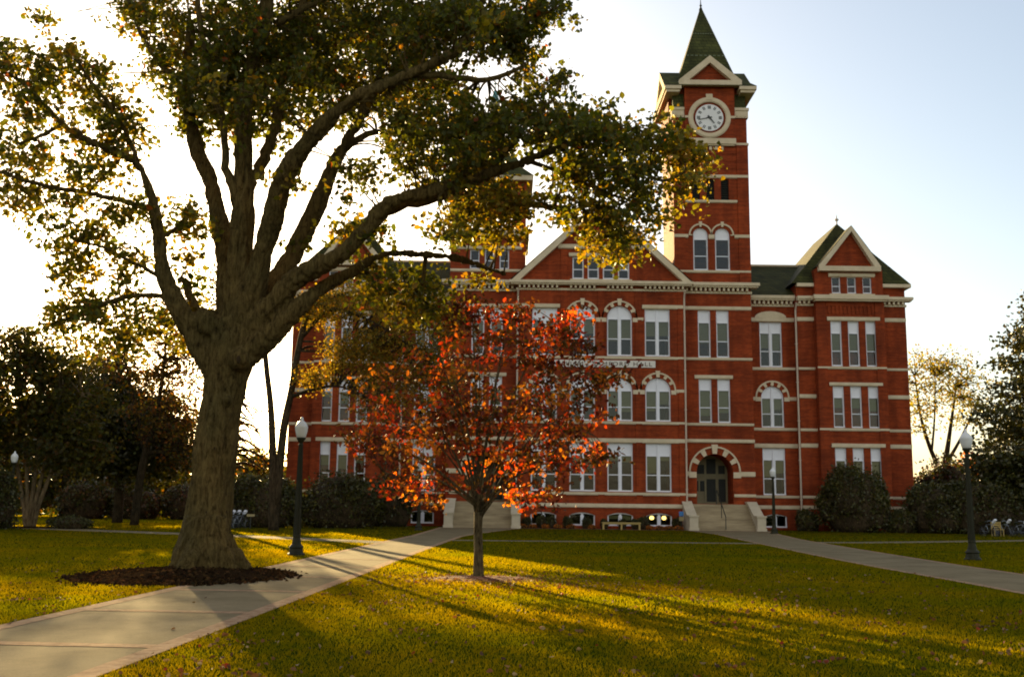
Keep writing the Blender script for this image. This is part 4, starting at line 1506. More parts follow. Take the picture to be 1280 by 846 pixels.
for (px, py, rx, ry, cnt, gold, dep) in SPRAYS:
    cnt = max(2, int(cnt * (0.92 if py < 130 and 240 < px < 640 else 0.78 if px < 480 else 0.66)))
    Yc = None
    c0 = U(px, py, OY)
    dd = np.linalg.norm((LP - c0)[:, [0, 2]], axis=1)
    Yc = LP[np.argmin(dd)][1]
    for _ in range(cnt):
        a, q = rng.uniform(0, 2 * PI), math.sqrt(rng.uniform(0, 1))
        ppx, ppy = px + max(rx - 8, 5) * q * math.cos(a), py + max(ry - 7, 5) * q * math.sin(a)
        p = U(ppx, ppy, Yc + (0.45 + rng.normal() * 0.6) * dep)
        dist = np.linalg.norm(LP - p, axis=1) + (LP[:, 2] > p[2] + 0.5) * 0.6
        k = np.argmin(dist)
        q0 = LP[k]
        path = branch_path(q0, p, 0.05, 0.08, 5, 0.15)
        L_ = np.linalg.norm(p - q0)
        r0 = min(LR[k] * 0.5, 0.010 + 0.012 * L_)
        bb.tube(path, [max(0.006, r0 * (1 - 0.75 * t_ / 5)) for t_ in range(6)], 4, cap=False)
        # leaves along the outer half of the twig and around its tip
        nl = int(rng.integers(40, 70))
        cl = []
        sub = [p + rng.normal(size=3) * np.array([.25, .25, .19]) for _ in range(5)]
        for s2 in sub:
            bb.tube([p, (p + s2) / 2 + rng.normal(size=3) * .02, s2], [0.008, 0.006, 0.004], 3, cap=False)
        for j in range(nl):
            s2 = sub[int(rng.integers(0, 5))]
            cl.append(s2 + np.clip(rng.normal(size=3), -1.7, 1.7) * np.array([.145, .145, .115]))
        leafP.append(np.array(cl))
        if rng.uniform() < gold:
            c = palette(nl, GOLDS + [(0.085, 0.075, 0.012)], [.3, .25, .25, .07, .13])
        else:
            c = palette(nl, GREENS + [(0.20, 0.13, 0.014), (0.24, 0.06, 0.012)], [.32, .28, .22, .12, .05, .01])
        leafC.append(c)
bb.build('branches', BARK_OAK, oak, True)
leaf_mesh('crown', np.concatenate(leafP), 0.13, np.concatenate(leafC), LEAF, oak, 0.25, 0.68, 0.0, 0.5)
print('oak leaves', sum(len(x) for x in leafP))


def mulch(name, cx, cy, rx, ry, seed, m, h=0.06):
    b = MB()
    n, rings_ = 48, 6
    pts = []
    for r in range(rings_ + 1):
        for k in range(n):
            a = 2 * PI * k / n
            q = r / rings_
            wob = 1 + 0.26 * noise.noise(Vector((math.cos(a) * 1.6 + seed, math.sin(a) * 1.6, 0.3))) + 0.12 * noise.noise(Vector((math.cos(a) * 6 + seed, math.sin(a) * 6, 0.3)))
            z = h * (1 - q ** 3) + 0.03 * noise.noise(Vector((q * 6 * math.cos(a) + seed, q * 6 * math.sin(a), 1))) * (q < 0.99) - 0.004
            pts.append((cx + rx * q * wob * math.cos(a), cy + ry * q * wob * math.sin(a), max(z, 0.012) if q < 0.99 else 0.002))
    b.v = pts
    for r in range(rings_):
        for k in range(n):
            k2 = (k + 1) % n
            b.f.append((r * n + k, (r + 1) * n + k, (r + 1) * n + k2, r * n + k2))
            b.m.append(0)
    return kind(b.build(name, m), 'structure')


mulch('mulch_bed', -7.05, 23.3, 2.0, 2.6, 2.0, MULCH, 0.16)
mulch('leaf_litter_bed', -0.55, 23.5, 1.35, 1.0, 5.0, mat('leafy_mulch', (0.10, 0.035, 0.016), (0.20, 0.05, 0.02), 9, 0.95, 0.8, 22), 0.05)

# ---- the small red tree
RY = 23.8
red = empty('red_tree', tuple(G(598, 722)), 'small round tree with red and orange autumn leaves in mid lawn', 'tree')
rb_ = MB()


def rpt(px, py, dy=0.0):
    return U(px, py, RY + dy)


rtr = [(598, 726, 18), (598, 716, 13.5), (598, 690, 11), (597.5, 660, 10.5), (598, 640, 11)]
rb_.tube([rpt(a, b_) for a, b_, w in rtr], [w / 2 * RY / FPX for a, b_, w in rtr], 10)
RL = []
for (ex, ey, dy, w) in [(455, 540, .3, 5), (480, 590, -.6, 4), (500, 470, .5, 5), (540, 420, -.4, 5), (590, 385, .3, 6), (640, 390, -.3, 5), (690, 400, .5, 5), (722, 410, -.2, 4), (765, 470, .2, 4),
                        (735, 540, -.5, 4), (730, 580, .5, 4), (670, 600, -.8, 4), (560, 560, 1.2, 5), (620, 500, -1.3, 5), (650, 540, 1.3, 5), (520, 530, -1.2, 4), (600, 450, 1.0, 5), (570, 480, -1.0, 5), (690, 480, 1.0, 5), (690, 520, -1.0, 4), (530, 610, .5, 3)]:
    sx, sy = 598 + rng.uniform(-3, 3), rng.uniform(628, 650)
    mxp, myp = sx + (ex - sx) * 0.4, sy + (ey - sy) * (0.52 if ey < 560 else 0.75)
    P = catmull([(*rpt(sx, sy), w * 0.42), (*rpt(mxp, myp, dy * .4), w * .28), (*rpt(sx + (ex - sx) * .75, sy + (ey - sy) * .82, dy * .8), w * .18), (*rpt(ex, ey, dy), 1.0)], 5)
    rb_.tube([q[:3] for q in P], [max(.006, q[3] * RY / FPX) for q in P], 6)
    RL += [q[:3] for q in P[4:]]
RL = np.array(RL)
REDSP = [(600, 470, 90, 70, 60), (500, 500, 55, 50, 34), (470, 560, 32, 28, 16), (540, 570, 50, 40, 28), (530, 615, 28, 16, 9), (500, 600, 22, 20, 8), (580, 425, 42, 36, 18), (590, 385, 35, 22, 12), (650, 410, 50, 34, 26),
         (705, 415, 32, 26, 20), (690, 460, 50, 40, 30), (745, 478, 34, 16, 12), (700, 520, 50, 40, 30), (720, 562, 40, 26, 20), (660, 590, 48, 34, 26), (640, 540, 60, 45, 36), (670, 622, 36, 12, 11), (470, 500, 25, 25, 8), (735, 440, 16, 20, 6), (600, 520, 60, 40, 24), (455, 545, 14, 12, 5), (575, 600, 30, 20, 8), (775, 470, 10, 8, 3), (760, 520, 14, 12, 3), (715, 398, 14, 12, 5), (765, 472, 16, 9, 6), (750, 572, 16, 12, 6), (450, 545, 14, 12, 5), (492, 606, 12, 14, 5)]
rp_, rc_ = [], []
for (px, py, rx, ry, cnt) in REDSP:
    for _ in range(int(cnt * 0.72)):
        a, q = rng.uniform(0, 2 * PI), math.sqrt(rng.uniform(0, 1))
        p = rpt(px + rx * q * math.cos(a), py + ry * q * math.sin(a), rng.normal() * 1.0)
        k = np.argmin(np.linalg.norm(RL - p, axis=1))
        rb_.tube(branch_path(RL[k], p, 0, 0.06, 4, 0.1), [0.012, 0.01, 0.008, 0.006, 0.004], 4, cap=False)
        nl = int(rng.integers(16, 34))
        cl = p + rng.normal(size=(nl, 3)) * np.array([.17, .17, .12])
        rp_.append(cl)
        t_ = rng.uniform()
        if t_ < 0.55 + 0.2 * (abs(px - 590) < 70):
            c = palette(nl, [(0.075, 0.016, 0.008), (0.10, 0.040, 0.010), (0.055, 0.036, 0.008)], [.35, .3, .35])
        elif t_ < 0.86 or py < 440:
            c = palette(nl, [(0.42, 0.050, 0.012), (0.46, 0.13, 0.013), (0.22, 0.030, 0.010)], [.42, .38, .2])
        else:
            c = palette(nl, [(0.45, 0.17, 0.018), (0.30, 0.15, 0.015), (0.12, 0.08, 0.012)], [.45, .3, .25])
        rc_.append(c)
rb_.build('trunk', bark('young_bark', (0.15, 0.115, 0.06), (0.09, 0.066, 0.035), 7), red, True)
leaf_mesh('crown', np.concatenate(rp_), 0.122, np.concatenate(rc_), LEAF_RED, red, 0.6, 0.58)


# ---- background trees
def bg_tree(name, label, base_xy, blobs, stems, pal, w, leaf, per, m, barkm, spray=0.8, droop=0.1, group='trees around the lawn', vis_twigs=True, aspect=0.7):
    """blobs: (x,y,z,rx,ry,rz,sprays); stems: polylines of (x,y,z,r)"""
    t = empty(name, (base_xy[0], base_xy[1], 0), label, 'tree', group)
    b = MB()
    SP = []
    for st in stems:
        Q = catmull(st, 5)
        b.tube([q[:3] for q in Q], [max(.02, q[3]) for q in Q], 8)
        SP += [q[:3] for q in Q[len(Q) // 3:]]
    SP = np.array(SP)
    P, Cc = [], []
    for (x, y, z, rx, ry, rz, cnt) in blobs:
        for _ in range(int(cnt)):
            d = rng.normal(size=3)
            d /= np.linalg.norm(d)
            q = rng.uniform(0.25, 1.0) ** 0.55
            p = np.array([x, y, z]) + d * q * np.array([rx, ry, rz])
            k = np.argmin(np.linalg.norm((SP - p) * np.array([1, 1, 1.4]), axis=1))
            if vis_twigs:
                b.tube(branch_path(SP[k], p, 0, 0.07, 3, 0.12), [0.06, 0.045, 0.03, 0.012], 4, cap=False)
            cl = p + rng.normal(size=(per, 3)) * np.array([spray, spray, spray * 0.55]) * 0.55
            P.append(cl)
            f_ = rng.uniform(0.75, 1.2)
            Cc.append(palette(per, pal, w, 0.3) * f_)
    b.build('trunk', barkm, t, True)
    leaf_mesh('crown', np.concatenate(P), leaf, np.concatenate(Cc), m, t, droop, aspect)
    return t


DG = [(0.042, 0.044, 0.008), (0.058, 0.056, 0.009), (0.080, 0.068, 0.010)]
BR = [(0.15, 0.06, 0.014), (0.10, 0.055, 0.013), (0.20, 0.075, 0.014), (0.06, 0.045, 0.010)]


def X(px, Y):
    return (px - 640) / FPX * Y


def Z(py, Y, px=640):
    return U(px, py, Y)[2]


# crape myrtle, left, many pale stems
Y = 64
x0 = X(50, Y)
bg_tree('crape_myrtle', 'many-stemmed tree with pale stems and bronze topped crown at the far left edge', (x0, Y),
        [(X(20, Y), Y, Z(500, Y), 3.0, 2.5, 3.2, 70), (X(75, Y), Y + 1, Z(520, Y), 2.8, 2.2, 2.6, 60), (X(35, Y), Y, Z(448, Y), 2.4, 2.0, 1.6, 34), (X(95, Y), Y, Z(565, Y), 2.4, 2, 1.6, 36), (X(0, Y), Y, Z(560, Y), 2.2, 2, 1.8, 34), (X(80, Y), Y, Z(465, Y), 1.4, 1.4, 1.2, 14)],
        [[(x0 + dx * .12, Y, -.1, .16), (x0 + dx * .35, Y, 1.6, .13), (x0 + dx * .9, Y + .2, 4.5, .1), (x0 + dx * 1.7, Y, 8.0, .05)] for dx in (-1.6, -.8, 0, .7, 1.5)],
        DG + [(0.13, 0.06, 0.012), (0.10, 0.085, 0.013)], [.26, .28, .26, .06, .14], .24, 56, LEAF, BARK_PALE, 1.0)
# dark spreading evergreen
Y = 78
x0 = X(157, Y)
bg_tree('evergreen_tree', 'dark spreading evergreen behind the grass left of the big trunk', (x0, Y),
        [(X(150, Y), Y, Z(540, Y), 5.2, 4, 2.8, 160), (X(105, Y), Y, Z(570, Y), 4.4, 3.5, 2.2, 110), (X(190, Y), Y, Z(575, Y), 3.8, 3.5, 2.2, 90), (X(130, Y), Y, Z(490, Y), 3.4, 2.5, 2.4, 70), (X(205, Y), Y, Z(525, Y), 2.2, 2.5, 2.2, 40), (X(75, Y), Y, Z(530, Y), 2.6, 2.5, 2.4, 50)],
        [[(x0, Y, -.1, .4), (x0, Y, 3, .32), (x0 - .4, Y, 6.5, .2), (x0 - .6, Y, 10, .08)]],
        DG, [.5, .32, .18], .30, 50, LEAF_DARK, BARK_DARK, 1.25)
# brown beech
Y = 71
x0 = X(178, Y)
bg_tree('brown_tree', 'tall thin tree with rusty brown leaves just left of the big trunk', (x0, Y),
        [(X(205, Y), Y, Z(510, Y), 2.8, 2.6, 3.6, 80), (X(235, Y), Y, Z(550, Y), 1.7, 2.4, 2.6, 40), (X(175, Y), Y, Z(455, Y), 2.6, 2.6, 2.4, 34), (X(220, Y), Y, Z(450, Y), 2.4, 2.6, 2.6, 46), (X(125, Y), Y, Z(465, Y), 2.0, 2.2, 1.6, 14), (X(190, Y), Y, Z(405, Y), 3.0, 2.2, 1.4, 30)],
        [[(x0, Y, -.1, .32), (x0 + .3, Y, 4, .26), (x0 + 1.1, Y, 8, .16), (x0 + 1.4, Y, 13.5, .05)], [(x0 + .4, Y, 5, .18), (x0 - .8, Y, 9, .12), (x0 - 1.8, Y, 13.0, .04)]],
        BR + [(0.22, 0.13, 0.015)] + DG, [.18, .16, .08, .14, .1, .12, .12, .1], .2, 34, LEAF, BARK_DARK, 1.0)
# tall airy tree hidden behind the oak's trunk; its thin top sifts the light on the foreground grass
Y = 75
x0 = X(268, Y)
bg_tree('tall_tree', 'tall airy tree whose thin top shows between the limbs of the oak', (x0, Y),
        [(X(262, Y), Y, Z(392, Y), 2.6, 2.2, 1.9, 44), (X(225, Y), Y, Z(400, Y), 1.6, 1.8, 1.4, 16), (X(305, Y), Y, Z(385, Y), 1.7, 1.8, 1.6, 20), (X(275, Y), Y, Z(352, Y), 2.2, 1.6, 1.2, 22), (X(325, Y), Y, Z(360, Y), 1.1, 1.6, 1.0, 8)],
        [[(x0, Y, -.1, .35), (x0, Y, 6, .26), (x0 + .2, Y, 12, .14), (x0, Y, 17, .04)], [(x0, Y, 9, .12), (x0 - 1.4, Y, 13, .08), (x0 - 2.2, Y, 15.5, .03)], [(x0, Y, 9, .12), (x0 + 1.4, Y, 13.5, .08), (x0 + 2.4, Y, 16, .03)]],
        GOLDS + DG, [.2, .2, .15, .05, .15, .15, .1], .2, 24, LEAF, BARK_DARK, 1.0)
# the two leaning bare trunks with the golden crown before the left wing
Y = 62
x0 = X(350, Y)
gold_st = [[(x0, Y, -.1, .34), (x0 - .15, Y, 2.6, .27), (X(340, Y), Y, Z(520, Y), .20), (X(330, Y), Y, Z(455, Y), .17), (X(322, Y), Y, Z(380, Y), .12), (X(330, Y), Y, Z(300, Y), .06)],
           [(x0 + .1, Y, 1.5, .26), (X(356, Y), Y, Z(545, Y), .24), (X(364, Y), Y, Z(490, Y), .21), (X(372, Y), Y, Z(430, Y), .18), (X(384, Y), Y, Z(385, Y), .15), (X(410, Y), Y, Z(345, Y), .08)],
           [(X(362, Y), Y, Z(500, Y), .12), (X(390, Y), Y - .5, Z(492, Y), .10), (X(425, Y), Y - .8, Z(487, Y), .07), (X(455, Y), Y - 1, Z(500, Y), .03)],
           [(X(374, Y), Y, Z(425, Y), .12), (X(410, Y), Y - .4, Z(392, Y), .10), (X(460, Y), Y - .8, Z(405, Y), .07), (X(520, Y), Y - .8, Z(440, Y), .03)],
           [(X(384, Y), Y, Z(385, Y), .12), (X(440, Y), Y + .4, Z(365, Y), .09), (X(500, Y), Y + .8, Z(380, Y), .06), (X(550, Y), Y + .8, Z(420, Y), .03)]]
bg_tree('golden_tree', 'leaning twin-trunk tree with thin golden leaves before the left wing', (x0, Y),
        [(X(440, Y), Y, Z(385, Y), 3.2, 1.8, 1.3, 71), (X(500, Y), Y, Z(430, Y), 2.8, 1.8, 2.4, 92), (X(535, Y), Y, Z(470, Y), 1.8, 1.6, 1.8, 46), (X(480, Y), Y, Z(490, Y), 2.4, 1.6, 1.6, 50), (X(392, Y), Y - .6, Z(395, Y), 1.1, .8, .9, 18), (X(430, Y), Y - .6, Z(450, Y), 1.0, .8, .9, 21), (X(395, Y), Y - .6, Z(478, Y), 1.1, .7, .5, 16), (X(455, Y), Y, Z(440, Y), 2.0, 1.5, 1.2, 29), (X(550, Y), Y, Z(400, Y), 1.6, 1.5, 1.2, 25)],
        gold_st, [(0.26, 0.17, 0.018), (0.18, 0.135, 0.016), (0.12, 0.10, 0.014), (0.40, 0.21, 0.018)], [.3, .3, .25, .15], .15, 62, LEAF, BARK_DARK, .95)
# right side
Y = 96
x0 = X(1178, Y)
bg_tree('thin_tree', 'tall thin-leaved yellowing tree with bare limbs behind the right end of the hall', (x0, Y),
        [(X(1158, Y), Y, Z(480, Y, 2088), 2.6, 2.2, 2.6, 46), (X(1195, Y), Y, Z(475, Y, 2088), 2.6, 2.2, 2.2, 50), (X(1150, Y), Y, Z(530, Y, 2088), 1.8, 2, 2.2, 28), (X(1200, Y), Y, Z(520, Y, 2088), 1.8, 2, 2, 28), (X(1225, Y), Y, Z(500, Y, 2088), 1.8, 2, 2, 21)],
        [[(x0, Y, -.1, .4), (x0, Y, 4.5, .34), (x0 + .6, Y, 8, .2), (x0 + 1.6, Y, 13, .06)], [(x0, Y, 4.5, .25), (x0 - 1.2, Y, 7.5, .18), (x0 - 1.9, Y, 10.5, .12), (x0 - 2.2, Y, 14, .05)], [(x0, Y, 5.5, .2), (x0 + 1.6, Y, 8, .14), (x0 + 3.2, Y, 11, .05)], [(x0 - 1, Y, 7, .12), (x0 - .6, Y, 10, .09), (x0 - .3, Y, 14, .03)]],
        [(0.22, 0.19, 0.03), (0.15, 0.14, 0.022), (0.28, 0.18, 0.03)], [.4, .4, .2], .22, 24, LEAF, BARK_DARK, 1.2)
Y = 78
x0 = X(1322, Y)
bg_tree('magnolia_tree', 'big dark evergreen rising at the right edge beyond the lamp', (x0, Y),
        [(x0, Y, 4.8, 6.6, 4.6, 3.9, 220), (x0 - .3, Y, 9.0, 5.7, 4.4, 3.2, 160), (x0, Y, 13.0, 4.2, 3.6, 2.7, 90), (x0, Y, 16.4, 2.1, 2, 1.9, 30), (x0 - 4.0, Y, 3.4, 3.2, 2.4, 2.2, 60)],
        [[(x0, Y, -.1, .5), (x0, Y, 5, .4), (x0, Y, 11, .22), (x0, Y, 17.4, .05)]],
        DG, [.5, .32, .18], .30, 58, LEAF_DARK, BARK_DARK, 1.0)
Y = 88
x0 = X(1218, Y)
bg_tree('orange_tree', 'low orange leaved tree glowing behind the right lamp post', (x0, Y),
        [(x0 + .2, Y, Z(600, Y, 1200), 1.0, .8, 1.1, 10), (x0 + .1, Y, Z(570, Y, 1200), 1.0, .8, 1.0, 6)],
        [[(x0, Y, -.1, .12), (x0, Y, 2.5, .08), (x0 + .2, Y, 5, .03)]], [(0.45, 0.16, 0.02), (0.3, 0.09, 0.015)], [.6, .4], .2, 26, LEAF_RED, BARK_DARK, .7)
Y = 84
x0 = X(318, Y)
xt = X(286, Y)
tst = [[(xt, Y, -.1, .24), (xt + .1, Y, 4, .18), (xt - .2, Y, 11.5, .05)]]
for k in range(18):
    zz = 3.2 + k * .42
    L_ = 3.6 * (1.1 - k / 30) * rng.uniform(.7, 1.1)
    yk = rng.uniform(-1, 1)
    tst.append([(xt, Y, zz, .14), (xt + L_ * .4, Y + yk * .5, zz + .35 + rng.uniform(-.2, .3), .11), (xt + L_ * .75, Y + yk, zz + rng.uniform(-.3, .3), .08), (xt + L_, Y + yk * 1.3, zz - .6 + rng.uniform(-.4, .3), .04)])
bg_tree('twiggy_tree', 'half bare twiggy tree seen between the big trunk and the left wing', (xt, Y),
        [(x0, Y, 7.5, 2.2, 1.6, 3.2, 30), (X(330, Y), Y, Z(590, Y), 1.4, 1.2, 1.2, 14)],
        tst, BR + DG, [.2, .15, .15, .1, .15, .15, .1], .16, 14, LEAF, BARK_DARK, .9)
for k, (px, Y, pt, r, lab) in enumerate(((18, 100, 505, 5.0, 'dark tree of the far belt nearest the left edge'), (88, 108, 520, 5.2, 'dark tree of the far belt behind the pale-stemmed tree'), (150, 104, 530, 4.6, 'dark tree of the far belt under the brown tree'),
                                         (215, 110, 535, 5.0, 'dark tree of the far belt just left of the big trunk'), (318, 120, 565, 4.6, 'low dark tree of the far belt right of the big trunk'), (1192, 112, 575, 5.0, 'dark tree of the far belt behind the corner of the hall'), (1262, 108, 560, 5.0, 'dark tree of the far belt behind the right lamp post'))):
    x0 = X(px, Y)
    h_ = Z(pt, Y, px)
    bg_tree('belt_tree', lab, (x0, Y), [(x0, Y, h_ * .36, r, r * .7, h_ * .36, 80), (x0 + rng.uniform(-1, 1), Y, h_ * .68, r * .7, r * .6, h_ * .3, 46)],
            [[(x0, Y, -.1, .35), (x0, Y, h_ * .4, .25), (x0, Y, h_ * .85, .06)]], DG + BR[:2], [.35, .3, .2, .07, .08], .42, 44, LEAF, BARK_DARK, 1.6, vis_twigs=False)
# more trees far left beyond the frame's edge that keep the lawn in shade
for (px, Y, h, r, lab) in ((-70, 62, 12.5, 4.5, 'round green tree just past the left edge of the lawn'), (-190, 56, 12, 4.5, 'tall green tree farther past the left edge of the lawn')):
    x0 = X(px, Y)
    bg_tree('shade_tree', lab, (x0, Y), [(x0, Y, h * .62, r, r, h * .33, 110), (x0, Y, h * .82, r * .6, r * .6, h * .18, 40)],
            [[(x0, Y, -.1, .35), (x0, Y, h * .4, .28), (x0, Y, h * .85, .08)]], DG + BR[:1], [.4, .3, .2, .1], .32, 40, LEAF, BARK_DARK, 1.3)


def shrub(name, label, x, y, rx, ry, h, pal, w, leaf, n, m=LEAF_DARK, cat='shrub', group=None, lumps=8, seed=0):
    t = empty(name, (x, y, 0), label, cat, group)
    lb = [(0, 0, 0, .86, .86, .9)]
    r_ = np.random.default_rng(seed + 11)
    for k in range(lumps):
        a = r_.uniform(0, 2 * PI)
        q_ = r_.uniform(.3, .62)
        lb.append((math.cos(a) * rx * q_, math.sin(a) * ry * q_, h * r_.uniform(-.1, .36) * (1.15 - q_), .42, .42, r_.uniform(.42, .62)))
    P = []
    nn = n // len(lb)
    b = MB()
    for (dx, dy, dz, sx, sy, sz) in lb:
        d = r_.normal(size=(nn, 3))
        d /= np.linalg.norm(d, axis=1)[:, None]
        d[:, 2] = np.where(r_.uniform(size=nn) < .72, np.abs(d[:, 2]), -r_.uniform(0, .75, nn))
        q = 1 + 0.10 * r_.normal(size=(nn, 1)) - 0.18 * r_.uniform(0, 1, (nn, 1)) ** 2
        c = np.array([x + dx, y + dy, h * .32 + dz])
        P.append(c + d * q * np.array([rx * sx, ry * sy, h * .68 * sz]))
        prof = [(math.cos(v) * .84, math.sin(v) * .84) for v in np.linspace(-.75, PI / 2, 8)]
        i0 = len(b.v)
        b.lathe(prof, (0, 0, 0), 14)
        for i_ in range(i0, len(b.v)):
            vx, vy, vz = b.v[i_]
            b.v[i_] = (c[0] + vx * rx * sx, c[1] + vy * ry * sy, max(0.0, c[2] + vz * h * .68 * sz))
    P = np.concatenate(P)
    P = P[P[:, 2] > 0.03]
    # clumps: tone by noise so that lighter and darker sprays alternate
    col = palette(len(P), pal, w, .3)
    f = np.array([0.8 + 0.55 * noise.noise(Vector(p * 1.3)) for p in P])[:, None]
    b.build('branches', BARK_DARK, t, True)  # solid dark core added under the leaves to block light, not real branches
    leaf_mesh('foliage', P, leaf, np.clip(col * np.clip(f + .2, .5, 1.6), .002, 1), m, t, 0.1, .7)
    return t


SH = 'dark shrubs before the hall'
shrub('shrub', 'tall dark rounded shrub with pale tips before the right wing windows', 25.2, 77.0, 2.7, 2.2, 5.2, DG + [(0.10, 0.08, 0.02)], [.4, .28, .2, .12], .17, 16000, seed=1, group=SH)
shrub('shrub', 'broad dark shrub at the right corner of the hall', 31.2, 76.8, 3.0, 2.3, 3.9, DG, [.5, .3, .2], .17, 13000, seed=2, group=SH)
shrub('shrub', 'low dark shrub between the two tall shrubs of the right wing', 28.3, 76.6, 1.5, 1.3, 1.7, DG, [.5, .3, .2], .15, 4000, seed=3, group=SH)
shrub('shrub', 'small dark shrub beside the basement window right of the steps', 22.3, 78.6, 1.0, 1.0, 1.8, DG, [.5, .3, .2], .14, 3000, seed=4, group=SH)
shrub('shrub', 'wide dark hedge shrub behind the left lamp post', X(330, 70), 70, 3.4, 2.4, 3.5, DG, [.4, .3, .3], .18, 14000, seed=5, group=SH)
shrub('shrub', 'big rounded green shrub below the windows of the left wing', X(430, 71), 71, 3.1, 2.6, 4.1, DG, [.3, .35, .35], .18, 15000, seed=6, group=SH)
shrub('shrub', 'tall dark shrub in the corner beside the left tower', X(495, 77), 77, 1.9, 1.6, 4.4, DG, [.6, .3, .1], .17, 7000, seed=7, group=SH)
shrub('shrub', 'dark shrub at the right edge behind the parked bicycles', X(1240, 74), 76, 4.0, 2.2, 4.2, DG, [.6, .3, .1], .2, 13000, seed=8, group=SH)
shrub('shrub', 'dark reddish shrub behind the corner shrub under the thin tree', X(1180, 92), 92, 3.2, 2.2, 6.8, DG + [(0.07, 0.02, 0.012)], [.4, .2, .1, .3], .24, 9000, seed=9, group=SH)
shrub('shrub', 'dense dark bush cut by the left edge of the picture', X(-4, 58), 58, 1.9, 1.7, 3.4, DG, [.6, .3, .1], .16, 9000, seed=10, group='bushes at the left side')
shrub('shrub', 'low dark clipped mound on the mulch left of the big trunk', X(113, 62), 60.5, 1.35, .9, .75, DG, [.5, .3, .2], .11, 3500, seed=11, lumps=3, group='bushes at the left side')
shrub('shrub', 'long low dark hedge shrub beyond the corner of the hall', 36.2, 80.2, 5.6, 1.7, 2.2, DG, [.5, .3, .2], .2, 9000, seed=12, group=SH)
shrub('shrub', 'long low dark hedge shrub at the foot of the left wing wall', -13.0, 77.0, 6.0, 1.5, 1.7, DG, [.5, .3, .2], .17, 9000, seed=13, group=SH)
for k, (px, hh, lab) in enumerate(((105, 3.6, 'leftmost bush of the dim row under the evergreen'), (165, 3.2, 'middle bush of the dim row under the evergreen'), (228, 3.4, 'bush of the dim row closest to the big trunk'))):
    shrub('shrub', lab, X(px, 92), 94 + k, 2.9, 2, hh, DG + BR[:2], [.35, .25, .2, .1, .1], .22, 5000, seed=20 + k, group='bushes at the left side')
mulch('shrub_bed', X(50, 62), 62.2, 4.6, 2.0, 9, MULCH, 0.06)

# foundation planting
fx = [1.2, 2.4, 3.1, 4.3, 5.7, 7.0, 8.3, 9.3, 9.95, 12.4]
fl = ['left of the first basement window', 'before the first basement window, left', 'before the first basement window, right', 'between the first and second basement windows', 'before the second basement window', 'between the two middle basement windows', 'before the third basement window', 'right of the third basement window', 'just left of the lit basement window', 'below the small blue sign']
p0 = None
for k, x in enumerate(fx):
    lab = 'small round clipped bush ' + fl[k]
    if p0 is None:
        p0 = shrub('clipped_bush', lab, x, 78.1, .42, .42, .9, DG, [.5, .3, .2], .09, 1400, lumps=2, seed=31, group='clipped bushes along the wall')
    else:
        c = copy_tree(p0)
        c.location = (x, 78.1 + random.uniform(-.1, .1), 0)
        c.rotation_euler.z = random.uniform(0, 6)
        s_ = random.uniform(.85, 1.15)
        c.scale = (s_, s_, s_)
        c['label'] = lab
FLOWER = leaf_mat('orange_petals', .3, (1.2, 1, .8))
fb0 = None
fpos = [(0.9, 'at the foot of the left steps'), (1.7, 'second from the left steps'), (2.6, 'before the first basement window'), (3.5, 'right of the first basement window'), (4.5, 'left of the second basement window'), (6.0, 'right of the second basement window'), (10.2, 'right of the wooden bench'), (10.9, 'left half of the lit basement window'), (11.6, 'right half of the lit basement window'), (12.3, 'at the foot of the right steps')]
for k, (x, wl) in enumerate(fpos):
    lab = 'low mound of orange flowers ' + wl
    if fb0 is None:
        fb0 = shrub('flower_clump', lab, x, 77.0, .38, .32, .34, [(0.45, 0.14, 0.015), (0.36, 0.09, 0.012), (0.04, 0.05, 0.01)], [.45, .25, .3], .07, 1000, FLOWER, 'flowers', 'orange flowers along the wall', lumps=2, seed=41)
    else:
        c = copy_tree(fb0)
        c.location = (x, 77.0 + random.uniform(-.08, .08), 0)
        c.rotation_euler.z = random.uniform(0, 6)
        c['label'] = lab

# far wood that closes the horizon
P, Cc = [], []
for k in range(170):
    a = R(-62 + 124 * (k + rng.uniform()) / 170)
    D = rng.uniform(150, 190)
    x, y = D * math.sin(a), D * math.cos(a)
    hh = rng.uniform(4, 7.5)
    nl = 130
    d = rng.normal(size=(nl, 3))
    d /= np.linalg.norm(d, axis=1)[:, None]
    P.append(np.array([x, y, hh * .5]) + d * rng.uniform(.3, 1, (nl, 1)) ** .5 * np.array([4.0, 3, hh * .55]))
    Cc.append(palette(nl, DG + BR, [.25, .2, .15, .12, .12, .06, .1]))
P = np.concatenate(P)
ok = P[:, 2] > 0
o = leaf_mesh('far_wood', P[ok], 1.1, np.concatenate(Cc)[ok], LEAF, None, 0, .8)
kind(o, 'stuff')
o['label'] = 'far trees closing the horizon behind the lawn'
o['category'] = 'wood'


